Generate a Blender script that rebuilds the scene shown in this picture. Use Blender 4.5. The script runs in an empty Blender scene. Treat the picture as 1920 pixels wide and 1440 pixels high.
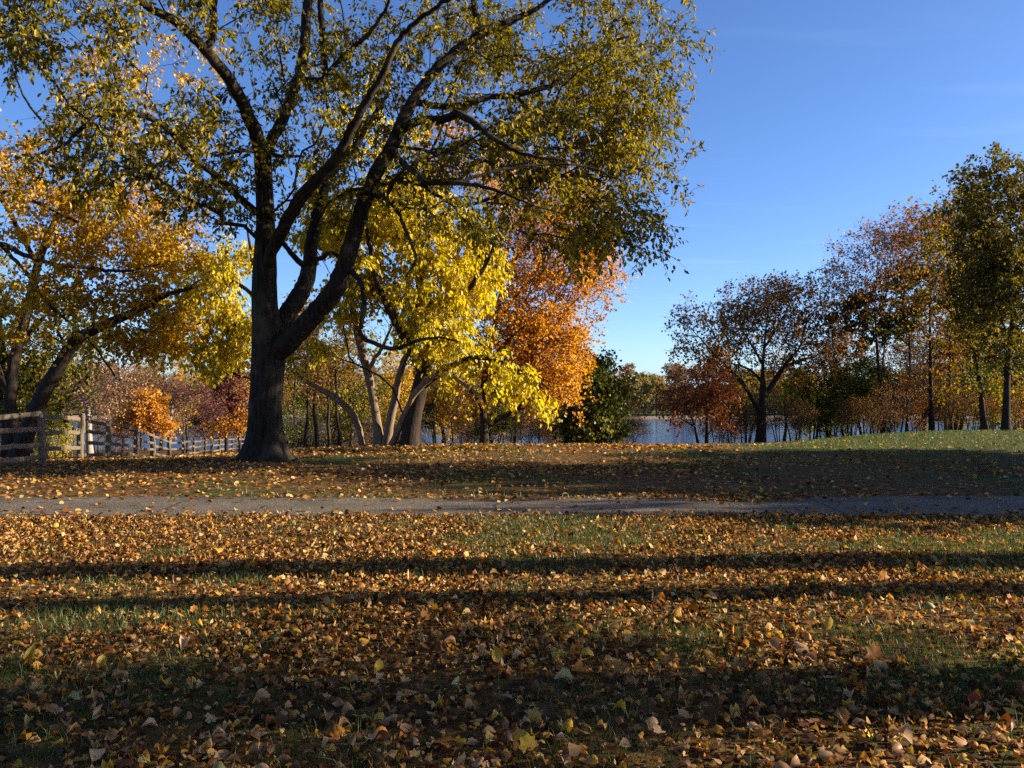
import bpy, math, random
import numpy as np
from mathutils import Matrix, Vector

# ------------------------------------------------------------------ camera, sky, sun, exposure
S = bpy.context.scene
COL = S.collection
F, CX, HY, CZ = 1660.0, 960.0, 730.0, 1.6        # focal length / centre / horizon in photo pixels, eye height
cam = bpy.data.cameras.new('camera'); camo = bpy.data.objects.new('camera', cam); COL.objects.link(camo)
cam.sensor_width = 36.0; cam.lens = 36.0 * F / 1920.0; cam.shift_y = 10.0 / 1920.0
cam.clip_start = 0.1; cam.clip_end = 9000
camo.location = (0, 0, CZ); camo.rotation_euler = (math.radians(90), 0, 0)
S.camera = camo

SUN_EL, SUN_AZ = math.radians(20.5), math.radians(87.0)   # azimuth clockwise from +Y (the view): from the right
W = bpy.data.worlds.new('World'); S.world = W; W.use_nodes = True
nt = W.node_tree; nt.nodes.clear()
out = nt.nodes.new('ShaderNodeOutputWorld'); bg = nt.nodes.new('ShaderNodeBackground')
sky = nt.nodes.new('ShaderNodeTexSky'); sky.sky_type = 'NISHITA'; sky.sun_disc = False
sky.sun_elevation = SUN_EL; sky.sun_rotation = SUN_AZ
sky.air_density = 0.62; sky.dust_density = 0.55; sky.ozone_density = 4.0
hsv = nt.nodes.new('ShaderNodeHueSaturation'); hsv.inputs['Saturation'].default_value = 1.08; hsv.inputs['Hue'].default_value = 0.505
nt.links.new(sky.outputs[0], hsv.inputs['Color']); tcw = nt.nodes.new('ShaderNodeTexCoord'); sxw = nt.nodes.new('ShaderNodeSeparateXYZ'); nt.links.new(tcw.outputs['Generated'], sxw.inputs[0])
zc = nt.nodes.new('ShaderNodeMath'); zc.operation = 'MAXIMUM'; zc.inputs[1].default_value = 0.05; nt.links.new(sxw.outputs[2], zc.inputs[0])
dv = nt.nodes.new('ShaderNodeVectorMath'); dv.operation = 'DIVIDE'; cz = nt.nodes.new('ShaderNodeCombineXYZ')
for q in range(3): nt.links.new(zc.outputs[0], cz.inputs[q])
nt.links.new(tcw.outputs['Generated'], dv.inputs[0]); nt.links.new(cz.outputs[0], dv.inputs[1])
mpw = nt.nodes.new('ShaderNodeMapping'); mpw.inputs['Scale'].default_value = (0.55, 2.2, 0.0); mpw.inputs['Location'].default_value = (1.9, 0.55, 0); nt.links.new(dv.outputs[0], mpw.inputs[0])
nz = nt.nodes.new('ShaderNodeTexNoise'); nz.inputs['Scale'].default_value = 0.9; nz.inputs['Detail'].default_value = 4.0; nt.links.new(mpw.outputs[0], nz.inputs['Vector'])
crw = nt.nodes.new('ShaderNodeValToRGB'); crw.color_ramp.elements[0].position = 0.58; crw.color_ramp.elements[1].position = 0.85; crw.color_ramp.elements[1].color = (0.12, 0.12, 0.12, 1); nt.links.new(nz.outputs['Fac'], crw.inputs[0])
mxw = nt.nodes.new('ShaderNodeMixRGB'); mxw.inputs[2].default_value = (4.2, 5.0, 5.8, 1); nt.links.new(crw.outputs[0], mxw.inputs[0]); nt.links.new(hsv.outputs[0], mxw.inputs[1])
nt.links.new(mxw.outputs[0], bg.inputs[0]); bg.inputs[1].default_value = 0.09
nt.links.new(bg.outputs[0], out.inputs[0])
sun = bpy.data.lights.new('sun', 'SUN'); suno = bpy.data.objects.new('sun', sun); COL.objects.link(suno)
sun.energy = 5.0; sun.angle = math.radians(0.53); sun.color = (1.0, 0.86, 0.67)
sd = Vector((math.sin(SUN_AZ) * math.cos(SUN_EL), math.cos(SUN_AZ) * math.cos(SUN_EL), math.sin(SUN_EL)))
suno.rotation_euler = sd.to_track_quat('Z', 'Y').to_euler()
vs = S.view_settings; vs.view_transform = 'Standard'; vs.look = 'None'; vs.gamma = 1.0; vs.use_curve_mapping = False
vs.exposure = 1.45
S.render.engine = 'CYCLES'
cy = S.cycles
cy.max_bounces = 6; cy.diffuse_bounces = 3; cy.glossy_bounces = 2; cy.transmission_bounces = 3; cy.transparent_max_bounces = 4
cy.use_denoising = False; cy.caustics_reflective = False; cy.caustics_refractive = False

rng = np.random.default_rng(7)

# ------------------------------------------------------------------ helpers
def tag(o, label=None, cat=None, group=None, kind=None):
    if label: o['label'] = label
    if cat: o['category'] = cat
    if group: o['group'] = group
    if kind: o['kind'] = kind
    return o

def link(o, parent=None):
    COL.objects.link(o)
    if parent is not None: o.parent = parent
    return o

def empty(name, loc, rz=0.0):
    o = bpy.data.objects.new(name, None); link(o); o.location = loc; o.rotation_euler = (0, 0, rz)
    o.empty_display_size = 0.2
    return o

def mk_mesh(name, V, faces, mats=(), smooth=False):
    """faces: list of int arrays (N x k)"""
    me = bpy.data.meshes.new(name)
    V = np.asarray(V, dtype=np.float32)
    faces = [np.asarray(f, dtype=np.int32) for f in faces if len(f)]
    me.vertices.add(len(V)); me.vertices.foreach_set('co', V.ravel())
    nl = sum(f.size for f in faces); npoly = sum(len(f) for f in faces)
    me.loops.add(nl); me.polygons.add(npoly)
    me.loops.foreach_set('vertex_index', np.concatenate([f.ravel() for f in faces]))
    tot = np.concatenate([np.full(len(f), f.shape[1], np.int32) for f in faces])
    me.polygons.foreach_set('loop_start', np.concatenate([[0], np.cumsum(tot)[:-1]]).astype(np.int32))
    me.polygons.foreach_set('loop_total', tot)
    me.polygons.foreach_set('use_smooth', np.full(npoly, smooth))
    me.update(calc_edges=True)
    for m in mats: me.materials.append(m)
    return me

def mobj(name, me, parent=None, loc=(0, 0, 0)):
    o = bpy.data.objects.new(name, me); link(o, parent); o.location = loc
    return o

def nrm(a):
    return a / np.maximum(np.linalg.norm(a, axis=-1, keepdims=True), 1e-9)

def P(px, py, d):
    return np.array([(px - CX) / F * d, d, CZ - (py - HY) / F * d])

def sst(a, b, x):
    t = np.clip((x - a) / (b - a), 0, 1); return t * t * (3 - 2 * t)

def wav(x, y, f, s):
    r = np.random.default_rng(s); o = 0
    for i in range(6):
        a = r.uniform(0, 6.28); k = f * r.uniform(0.6, 1.7)
        o = o + np.sin(k * (x * math.cos(a) + y * math.sin(a)) + r.uniform(0, 6.28))
    return o / 6

def ground(x, y):
    x = np.asarray(x, float); y = np.asarray(y, float)
    yc = 18 + 6 * sst(-10, -3.5, x) + 7 * sst(7, 17, x)
    t = np.maximum(y - yc, 0)
    z = -0.095 * t * t / (t + 5)
    z = z + sst(-8, -14, x) * (0.045 * np.maximum(y - 44, 0) - 6.5 * sst(84, 106, y))
    z = z + 0.10 * sst(10, 18, x) * sst(16, 28, y) * (1 - sst(30, 50, y))
    z = z + 0.025 * wav(x, y, 0.9, 1) * sst(60, 30, y) + 0.25 * wav(x, y, 0.06, 2) * sst(30, 60, y)
    z = np.maximum(z, -8.4)
    far = -8.4 + 2.5 * sst(244, 256, y + 5 * np.sin(x * .03)) + 0.010 * np.maximum(y - 256, 0)
    far = np.minimum(far, -3.2)
    return np.where(y > 200, far, z)

def gz(x, y): return float(ground(x, y))

# ------------------------------------------------------------------ materials
def new_mat(name):
    m = bpy.data.materials.new(name); m.use_nodes = True
    n = m.node_tree; n.nodes.clear()
    o = n.nodes.new('ShaderNodeOutputMaterial')
    return m, n, o

def N(n, t, **kw):
    x = n.nodes.new(t)
    for k, v in kw.items():
        if k.startswith('i_'):
            x.inputs[k[2:].replace('_', ' ')].default_value = v
        else: setattr(x, k, v)
    return x

def ramp(n, stops, interp='LINEAR'):
    r = n.nodes.new('ShaderNodeValToRGB'); cr = r.color_ramp; cr.interpolation = interp
    while len(cr.elements) > 1: cr.elements.remove(cr.elements[-1])
    cr.elements[0].position = stops[0][0]; cr.elements[0].color = (*stops[0][1], 1)
    for p, c in stops[1:]:
        e = cr.elements.new(p); e.color = (*c, 1)
    return r

def leaf_mat(name, cols, transl=0.42, gloss=0.015, vary=0.5):
    """cols: list of leaf colours; each leaf picks its own"""
    m, n, o = new_mat(name)
    L = n.links.new
    g = N(n, 'ShaderNodeNewGeometry'); oi = N(n, 'ShaderNodeObjectInfo')
    tc = N(n, 'ShaderNodeTexCoord')
    noi = N(n, 'ShaderNodeTexNoise', i_Scale=0.55, i_Detail=1.0)
    L(tc.outputs['Object'], noi.inputs['Vector'])
    a = N(n, 'ShaderNodeMath', operation='ADD'); L(g.outputs['Random Per Island'], a.inputs[0]); L(oi.outputs['Random'], a.inputs[1])
    fr = N(n, 'ShaderNodeMath', operation='FRACT'); L(a.outputs[0], fr.inputs[0])
    # clumps of leaves lean to one end of the range
    mx = N(n, 'ShaderNodeMath', operation='MULTIPLY_ADD'); L(noi.outputs['Fac'], mx.inputs[0]); mx.inputs[1].default_value = vary * 2; mx.inputs[2].default_value = -vary
    ad = N(n, 'ShaderNodeMath', operation='ADD', use_clamp=True); L(fr.outputs[0], ad.inputs[0]); L(mx.outputs[0], ad.inputs[1])
    k = len(cols)
    r = ramp(n, [((i + 0.5) / k, c) for i, c in enumerate(cols)])
    L(ad.outputs[0], r.inputs[0])
    d = N(n, 'ShaderNodeBsdfDiffuse'); t = N(n, 'ShaderNodeBsdfTranslucent')
    L(r.outputs[0], d.inputs[0])
    hs = N(n, 'ShaderNodeHueSaturation', i_Saturation=1.15, i_Value=1.05); L(r.outputs[0], hs.inputs['Color']); L(hs.outputs[0], t.inputs[0])
    s = N(n, 'ShaderNodeMixShader'); s.inputs[0].default_value = transl; L(d.outputs[0], s.inputs[1]); L(t.outputs[0], s.inputs[2])
    gl = N(n, 'ShaderNodeBsdfGlossy', i_Roughness=0.45); gl.inputs[0].default_value = (0.9, 0.9, 0.9, 1)
    s2 = N(n, 'ShaderNodeMixShader'); s2.inputs[0].default_value = gloss; L(s.outputs[0], s2.inputs[1]); L(gl.outputs[0], s2.inputs[2])
    L(s2.outputs[0], o.inputs[0])
    return m

def bark_mat(name, c1, c2, scale=14.0, stretch=0.12, bump=0.6, lichen=None):
    m, n, o = new_mat(name); L = n.links.new
    tc = N(n, 'ShaderNodeTexCoord'); mp = N(n, 'ShaderNodeMapping'); mp.inputs['Scale'].default_value = (1, 1, stretch)
    L(tc.outputs['Object'], mp.inputs[0])
    n1 = N(n, 'ShaderNodeTexNoise', i_Scale=scale, i_Detail=5.0, i_Roughness=0.65); L(mp.outputs[0], n1.inputs['Vector'])
    n2 = N(n, 'ShaderNodeTexNoise', i_Scale=1.7, i_Detail=3.0); L(tc.outputs['Object'], n2.inputs['Vector'])
    r = ramp(n, [(0.32, c1), (0.68, c2)]); L(n1.outputs['Fac'], r.inputs[0])
    col = r.outputs[0]
    if lichen:
        r2 = ramp(n, [(0.52, (0, 0, 0)), (0.66, (1, 1, 1))]); L(n2.outputs['Fac'], r2.inputs[0])
        mm = N(n, 'ShaderNodeMixRGB'); L(r2.outputs[0], mm.inputs[0]); L(col, mm.inputs[1]); mm.inputs[2].default_value = (*lichen, 1)
        col = mm.outputs[0]
    b = N(n, 'ShaderNodeBsdfPrincipled', i_Roughness=0.9); b.inputs['Specular IOR Level'].default_value = 0.15
    L(col, b.inputs['Base Color'])
    bp = N(n, 'ShaderNodeBump', i_Strength=bump, i_Distance=0.03); L(n1.outputs['Fac'], bp.inputs['Height']); L(bp.outputs[0], b.inputs['Normal'])
    L(b.outputs[0], o.inputs[0])
    return m

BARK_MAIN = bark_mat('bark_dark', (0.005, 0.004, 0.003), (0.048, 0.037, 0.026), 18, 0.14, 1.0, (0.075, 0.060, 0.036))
BARK = bark_mat('bark_brown', (0.018, 0.013, 0.010), (0.062, 0.046, 0.034), 20, 0.2, 0.6)
BARK_TAN = bark_mat('bark_tan', (0.13, 0.085, 0.055), (0.27, 0.19, 0.13), 22, 0.2, 0.4)
BARK_PALE = bark_mat('bark_pale', (0.20, 0.16, 0.12), (0.42, 0.36, 0.29), 22, 0.3, 0.4)
TWIG = bark_mat('twig_grey', (0.05, 0.040, 0.034), (0.12, 0.095, 0.08), 20, 0.5, 0.1)

LF_OLIVE = leaf_mat('leaves_olive_yellow', [(0.11, 0.10, 0.014), (0.20, 0.165, 0.018), (0.30, 0.235, 0.024), (0.44, 0.325, 0.03)], 0.43)
LF_YELLOW = leaf_mat('leaves_yellow', [(0.30, 0.27, 0.02), (0.50, 0.40, 0.022), (0.68, 0.53, 0.03), (0.80, 0.62, 0.05), (0.84, 0.68, 0.10)], 0.55)
LF_ORANGE = leaf_mat('leaves_orange', [(0.36, 0.15, 0.025), (0.60, 0.27, 0.04), (0.74, 0.37, 0.055), (0.78, 0.45, 0.10)], 0.48)
LF_GOLD = leaf_mat('leaves_gold_orange', [(0.34, 0.20, 0.015), (0.54, 0.32, 0.02), (0.68, 0.44, 0.024), (0.66, 0.28, 0.025), (0.76, 0.54, 0.04)], 0.5)
LF_GREEN = leaf_mat('leaves_dark_green', [(0.035, 0.055, 0.012), (0.055, 0.078, 0.015), (0.10, 0.115, 0.02), (0.22, 0.19, 0.03)], 0.35)
LF_BROWN = leaf_mat('leaves_brown', [(0.16, 0.08, 0.03), (0.26, 0.13, 0.04), (0.36, 0.18, 0.05), (0.34, 0.22, 0.07)], 0.4)
LF_RUST = leaf_mat('leaves_rust', [(0.26, 0.11, 0.03), (0.42, 0.18, 0.045), (0.54, 0.25, 0.06), (0.42, 0.24, 0.08)], 0.45)
LF_RED = leaf_mat('leaves_red', [(0.26, 0.08, 0.035), (0.44, 0.14, 0.05), (0.54, 0.22, 0.07), (0.34, 0.14, 0.06)], 0.4)
LF_PINK = leaf_mat('leaves_pink_tan', [(0.38, 0.18, 0.09), (0.52, 0.27, 0.14), (0.46, 0.22, 0.10), (0.58, 0.36, 0.20)], 0.4)
LF_BURG = leaf_mat('leaves_burgundy', [(0.10, 0.03, 0.025), (0.18, 0.055, 0.04), (0.26, 0.08, 0.05), (0.24, 0.12, 0.07)], 0.4)
LF_MIX = leaf_mat('leaves_green_yellow', [(0.05, 0.07, 0.014), (0.12, 0.12, 0.02), (0.30, 0.23, 0.025), (0.50, 0.36, 0.03)], 0.45)
LF_EDGE = leaf_mat('leaves_olive_shaded', [(0.05, 0.05, 0.014), (0.09, 0.085, 0.02), (0.16, 0.13, 0.025), (0.26, 0.18, 0.03)], 0.4)  # edge tree: shade from trees out of view is put into the leaf colour
LF_FAR = leaf_mat('leaves_far_tan', [(0.34, 0.26, 0.07), (0.44, 0.33, 0.09), (0.38, 0.26, 0.10), (0.26, 0.22, 0.07)], 0.35, 0.0)
LF_FAR2 = leaf_mat('leaves_far_brown', [(0.26, 0.15, 0.08), (0.34, 0.19, 0.10), (0.30, 0.20, 0.11)], 0.3, 0.0)

# ------------------------------------------------------------------ geometry builders
def tubes(chains, sides):
    """chains: list of (pts[n,3], rad[n]); one mesh's verts / quads"""
    if not chains: return np.zeros((0, 3)), np.zeros((0, 4), int)
    pts = np.concatenate([c[0] for c in chains]); rad = np.concatenate([c[1] for c in chains])
    tan = []; ref = []; last = np.zeros(len(pts), bool); k = 0
    for p, r in chains:
        t = np.empty_like(p); t[1:-1] = p[2:] - p[:-2]; t[0] = p[1] - p[0]; t[-1] = p[-1] - p[-2]
        tan.append(t); m = p[-1] - p[0]
        a = np.array([0.0, 0, 1]) if abs(m[2]) < 0.6 * np.linalg.norm(m) else np.array([0.31, 0.95, 0.05])
        ref.append(np.broadcast_to(a, p.shape)); k += len(p); last[k - 1] = True
    t = nrm(np.concatenate(tan)); rf = np.concatenate(ref)
    u = nrm(np.cross(t, rf)); v = np.cross(t, u)
    a = np.arange(sides) * 2 * math.pi / sides
    V = pts[:, None] + rad[:, None, None] * (np.cos(a)[None, :, None] * u[:, None] + np.sin(a)[None, :, None] * v[:, None])
    i = np.nonzero(~last)[0][:, None]; j = np.arange(sides)[None]; j2 = (j + 1) % sides
    Q = np.stack([i * sides + j, i * sides + j2, (i + 1) * sides + j2, (i + 1) * sides + j], -1).reshape(-1, 4)
    return V.reshape(-1, 3), Q

def branch_mesh(name, chains, mat, lod=1.0):
    groups = {3: [], 5: [], 8: [], 14: []}
    for c in chains:
        r = c[1].max() * lod
        groups[3 if r < 0.012 else 5 if r < 0.035 else 8 if r < 0.1 else 14].append(c)
    V, Q, o = [], [], 0
    for s, g in groups.items():
        v, q = tubes(g, s)
        if len(v): V.append(v); Q.append(q + o); o += len(v)
    return mk_mesh(name, np.concatenate(V), [np.concatenate(Q)], [mat], True)

LEAF6 = np.array([[0, 0, 0], [.42, .30, .10], [.36, .66, .06], [0, 1, -.10], [-.36, .66, .06], [-.42, .30, .10]])
LEAF4 = np.array([[0, 0, 0], [.5, .48, .10], [0, 1, -.06], [-.5, .48, .10]])

def place_leaves(pos, ydir, nup, size, width, tmpl):
    y = nrm(ydir); z = nrm(nup - (nup * y).sum(-1, keepdims=True) * y); x = np.cross(y, z)
    t = tmpl[None]; s = size[:, None, None]
    return pos[:, None] + s * (t[..., 0:1] * width * x[:, None] + t[..., 1:2] * y[:, None] + t[..., 2:3] * z[:, None])

def leaf_mesh(name, pos, ydir, nup, size, width, mat, hi=False):
    tm = LEAF6 if hi else LEAF4
    V = place_leaves(pos, ydir, nup, size, width, tm).reshape(-1, 3)
    b = np.arange(len(pos))[:, None] * len(tm)
    if hi: Fq = np.concatenate([b + np.array([[0, 1, 2, 3]]), b + np.array([[0, 3, 4, 5]])])
    else: Fq = b + np.array([[0, 1, 2, 3]])
    return mk_mesh(name, V, [Fq], [mat], False)

def catmull(p, step):
    """p: n x k control rows; resampled rows"""
    p = np.asarray(p, float)
    q = np.vstack([2 * p[0] - p[1], p, 2 * p[-1] - p[-2]]); o = []
    for i in range(1, len(q) - 2):
        n = max(1, int(np.ceil(np.linalg.norm(q[i + 1, :3] - q[i, :3]) / step)))
        for t in np.arange(n) / n:
            a, b, c, d = q[i - 1], q[i], q[i + 1], q[i + 2]
            o.append(0.5 * (2 * b + (c - a) * t + (2 * a - 5 * b + 4 * c - d) * t * t + (3 * b - a - 3 * c + d) * t ** 3))
    o.append(p[-1]); return np.array(o)

def grow(nodes, A, r, bf=0.55, step=0.45, wob=0.05, rtip=0.004, rpow=0.44, up=0.35):
    """joins every attractor to the skeleton by the cheapest route; returns chains and tip data"""
    n0 = len(nodes); A = np.asarray(A); n = len(A)
    pos = [np.asarray(nodes[:, :3])]; plen = nodes[:, 3].copy()
    allp = np.empty((n0 + n * 9, 3)); allp[:n0] = nodes[:, :3]
    pl = np.empty(n0 + n * 9); pl[:n0] = nodes[:, 3]
    par = np.full(n0 + n * 9, -1, int); dirs = np.zeros((n0 + n * 9, 3)); dirs[:n0] = nodes[:, 4:7]
    cost = np.full(n, 1e9); best = np.zeros(n, int)
    for i0 in range(0, n0, 64):
        i1 = min(n0, i0 + 64)
        D = np.linalg.norm(A[:, None] - allp[None, i0:i1], axis=-1) + bf * pl[None, i0:i1]
        j = D.argmin(1); v = D[np.arange(n), j]; m = v < cost
        cost[m] = v[m]; best[m] = j[m] + i0
    cnt = n0; chains = []; done = np.zeros(n, bool); tip = np.zeros(n, int)
    for _ in range(n):
        i = int(np.argmin(cost)); q = best[i]; p = A[i]; b = allp[q]
        L = np.linalg.norm(p - b); k = int(min(8, max(1, math.ceil(L / step))))
        ctrl = b + dirs[q] * L * 0.30 + (p - b) * 0.22 + np.array([0, 0, up * 0.12 * L])
        t = (np.arange(1, k + 1) / k)[:, None]
        pts = (1 - t) ** 2 * b + 2 * t * (1 - t) * ctrl + t * t * p
        if k > 1: pts[:-1] += r.normal(0, wob * min(L, 2.0), (k - 1, 3))
        ids = np.arange(cnt, cnt + k); allp[ids] = pts
        prev = np.vstack([b[None], pts[:-1]]); seg = pts - prev
        pl[ids] = pl[q] + np.cumsum(np.linalg.norm(seg, axis=1)); dirs[ids] = nrm(seg)
        par[ids] = np.concatenate([[q], ids[:-1]]); cnt += k
        chains.append((q, ids)); done[i] = True; tip[i] = ids[-1]; cost[i] = 1e9
        D = np.linalg.norm(A[:, None] - pts[None], axis=-1) + bf * pl[ids][None]
        j = D.argmin(1); v = D[np.arange(n), j]; m = (v < cost) & ~done
        cost[m] = v[m]; best[m] = ids[j[m]]
    w = np.zeros(cnt); w[tip] = 1
    for i in range(cnt - 1, n0 - 1, -1): w[par[i]] += w[i]
    R = rtip * np.maximum(w, 1) ** rpow
    out = []
    for q, ids in chains:
        pp = np.vstack([allp[q][None], allp[ids]]); rr = np.concatenate([[min(R[q], R[ids[0]]) if q >= n0 else R[ids[0]] * 1.15], R[ids]])
        out.append((pp, rr))
    return out, allp[tip], dirs[tip]

def twigs_leaves(tips, tdirs, r, ntw, L, nleaf, size, droop=0.35, spread=1.0, jit=0.06):
    """twigs fanned out from every tip, leaves along them"""
    n = len(tips) * ntw
    s = np.repeat(tips, ntw, 0); d = nrm(np.repeat(tdirs, ntw, 0) * 0.7 + spread * r.normal(0, .6, (n, 3)) + np.array([0, 0, -droop * .5]))
    ln = r.uniform(L[0], L[1], n)
    sag = np.array([0, 0, -1.0]) * (droop * .35 * ln)[:, None]
    mid = s + d * (ln * .5)[:, None]; e = s + d * ln[:, None] + sag
    ch = [(np.stack([s[i], mid[i], e[i]]), np.array([.005, .004, .0025])) for i in range(n)]
    m = n * nleaf; u = r.uniform(.08, 1.05, (n, nleaf, 1))
    lp = (s[:, None] + d[:, None] * ln[:, None, None] * u + sag[:, None] * u * u).reshape(-1, 3) + r.normal(0, jit, (m, 3))
    yd = np.repeat(d, nleaf, 0) * .5 + r.normal(0, .75, (m, 3)) + np.array([0, 0, -droop * 1.3])
    nu = r.normal(0, .7, (m, 3)) + np.array([0, 0, .8])
    sz = r.uniform(size[0], size[1], m)
    return ch, lp, yd, nu, sz

def blob_pts(blobs, d, r, clump=1, cs=.3):
    out = []
    for b in blobs:
        px, py, rx, ry, dd, rd, c = b
        cf = c; c = max(1, c // clump)
        v = nrm(r.normal(0, 1, (c, 3))) * (r.uniform(0.10, 1, (c, 1)) ** (1 / 2.4))
        ce = P(px, py, d + dd); k = (d + dd) / F
        q = ce + v * np.array([rx * k, rd, ry * k])
        if clump > 1:
            q = np.repeat(q, clump, 0); q = q + r.normal(0, cs, q.shape) * np.array([1, 1, .7])
        out.append(q)
    return np.concatenate(out)

def local_nodes(limbs):
    """skeleton rows pos(3), path length, dir(3) from limb polylines"""
    rows = []
    for p, plen0 in limbs:
        seg = np.diff(p[:, :3], axis=0); ln = np.linalg.norm(seg, axis=1)
        pl = plen0 + np.concatenate([[0], np.cumsum(ln)]); dr = nrm(np.vstack([seg, seg[-1:]]))
        rows.append(np.column_stack([p[:, :3], pl, dr]))
    return np.vstack(rows)

def fat_limb(pts, rad, sides, seed, flare=0.0, rough=0.05):
    """a limb as a closed-looking tube whose section is lumpy; flare widens the foot into roots"""
    r = np.random.default_rng(seed)
    V, Q = tubes([(pts, rad)], sides)
    n = len(pts); a = np.arange(sides) * 2 * math.pi / sides
    ln = np.concatenate([[0], np.cumsum(np.linalg.norm(np.diff(pts, axis=0), axis=1))])[:, None]
    f = np.ones((n, sides))
    for k in range(7):
        m = r.integers(2, 15); f += rough * (0.7 if m < 6 else 0.42) * np.sin(m * a[None] + r.uniform(.3, 1.6) * ln * r.choice([-1, 1]) + r.uniform(0, 6.28)) * (.5 + .5 * np.sin(ln * r.uniform(1, 4) + r.uniform(0, 6)))
    if sides > 30:
        w = 2.2 * np.sin(2.3 * ln + 2 * a[None]) + 1.1 * np.sin(5.1 * ln + 5 * a[None] + 1)
        f += .016 * np.abs(np.sin(11 * a[None] + w)) + .012 * np.sin(23 * a[None] + 2 * w)
    if flare:
        lob = 1 + .30 * np.sin(5 * a + 1.1) + .22 * np.sin(3 * a + .2)
        f += flare * np.exp(-ln / .33) * np.maximum(lob, .15)[None]
    c = np.repeat(pts, sides, 0)
    return c + (V - c) * f.reshape(-1, 1), Q

def make_px_tree(name, label, cat, d, limbs, blobs, leaf, lmat, bark, seed, group=None, bf=0.55, ntw=3, twL=(.25, .6),
                 nleaf=7, lsize=(.08, .13), lwid=1.0, hi=False, droop=.4, step=.45, nleafparts=0, rtip=.004, flare=.8, twigmat=None, sides=24, wob=.05, limb_parts=True, jit=.06, spread=1.0, clump=1, cs=.3, wf=1.0, tap=1.0):
    """a tree described by its limbs and leaf masses as seen, at its own distance d"""
    r = np.random.default_rng(seed)
    b0 = limbs[0][1][0]; base = P(b0[0], b0[1], d + b0[2]); base[2] = gz(base[0], base[1])
    root = empty(name, tuple(base)); tag(root, label, cat, group)
    done = {}; skel = []
    tm = None
    for li, (ln, pl) in enumerate(limbs):
        par = None
        if ':' in ln: ln, par = ln.split(':')
        c = np.array([[*P(q[0], q[1], d + q[2]), q[3] / 2 / F * (d + q[2])] for q in pl])
        c[:, 3] *= wf * np.linspace(1, tap, len(c))
        pl0 = 0.0
        if li == 0:
            c[0, 2] = min(c[0, 2], base[2] - .12)
            if c[0, 2] < base[2] - .3 or True: c[0, 2] = base[2] - .12
        if par:
            pp, ppl = done[par]; j = np.linalg.norm(pp[:, :3] - c[0, :3], axis=1).argmin(); c[0, :3] = pp[j, :3]; pl0 = ppl[j]
            c[0, 3] = min(c[0, 3], pp[j, 3] * .98)
        q = catmull(c, .12 if sides > 30 else .22 if sides > 12 else .4); q[:, 3] = np.maximum(q[:, 3], .006)
        if li > 0 and len(q) > 3:
            q[1:-1, :3] += r.normal(0, .010, (len(q) - 2, 3))
        lnn = np.concatenate([[0], np.cumsum(np.linalg.norm(np.diff(q[:, :3], axis=0), axis=1))])
        done[ln] = (q, pl0 + lnn); skel.append((q, pl0))
        V, Q = fat_limb(q[:, :3] - base, q[:, 3], (sides if li == 0 else min(sides, 26)) if q[:, 3].max() > .05 else 8, seed + li, flare if li == 0 else 0)
        if li == 0 or limb_parts:
            mobj('trunk' if li == 0 else 'limb', mk_mesh(name + '_limb', V, [Q], [bark], True), root)
    nodes = local_nodes(skel)
    A = blob_pts(blobs, d, r, clump, cs)
    gzz = ground(A[:, 0], A[:, 1]); A[:, 2] = np.maximum(A[:, 2], gzz + .35)
    ch, tips, td = grow(nodes, A, r, bf=bf, step=step, rtip=rtip, wob=wob)
    tw, lp, yd, nu, sz = twigs_leaves(tips, td, r, ntw, twL, nleaf, lsize, droop, spread, jit)
    ch = [(p - base, q) for p, q in ch + tw]
    tag(mobj('branches', branch_mesh(name + '_branches', ch, twigmat or bark), root), kind='stuff')
    lp = lp - base
    k = nleafparts
    if k:
        # the leaves nearest to the eye are leaves of their own
        dist = (lp + base)[:, 1] + r.uniform(0, 2.5, len(lp)); fr = np.abs((lp + base)[:, 0] / (lp + base)[:, 1]) < .56
        fr &= ((lp + base)[:, 2] - CZ) / (lp + base)[:, 1] < .43
        dist[~fr] = 1e9; sel = np.argsort(dist)[:k]; rest = np.ones(len(lp), bool); rest[sel] = False
        tmv = (LEAF6 if hi else LEAF4) * np.array([lwid, 1, 1])
        lm = mk_mesh('leaf', tmv, [np.array([[0, 1, 2, 3], [0, 3, 4, 5]])] if hi else [np.array([[0, 1, 2, 3]])], [lmat])
        y = nrm(yd[sel]); z = nrm(nu[sel] - (nu[sel] * y).sum(-1, keepdims=True) * y); x = np.cross(y, z)
        for i, s_ in enumerate(sel):
            o = bpy.data.objects.new('leaf', lm); link(o, root); s = sz[s_]
            M = Matrix([[x[i, 0] * s, y[i, 0] * s, z[i, 0] * s, lp[s_, 0]], [x[i, 1] * s, y[i, 1] * s, z[i, 1] * s, lp[s_, 1]], [x[i, 2] * s, y[i, 2] * s, z[i, 2] * s, lp[s_, 2]], [0, 0, 0, 1]])
            o.matrix_local = M
        lp, yd, nu, sz = lp[rest], yd[rest], nu[rest], sz[rest]
    tag(mobj('crown', leaf_mesh(name + '_crown', lp, yd, nu, sz, lwid, lmat, hi), root), kind='stuff')
    return root

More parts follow.
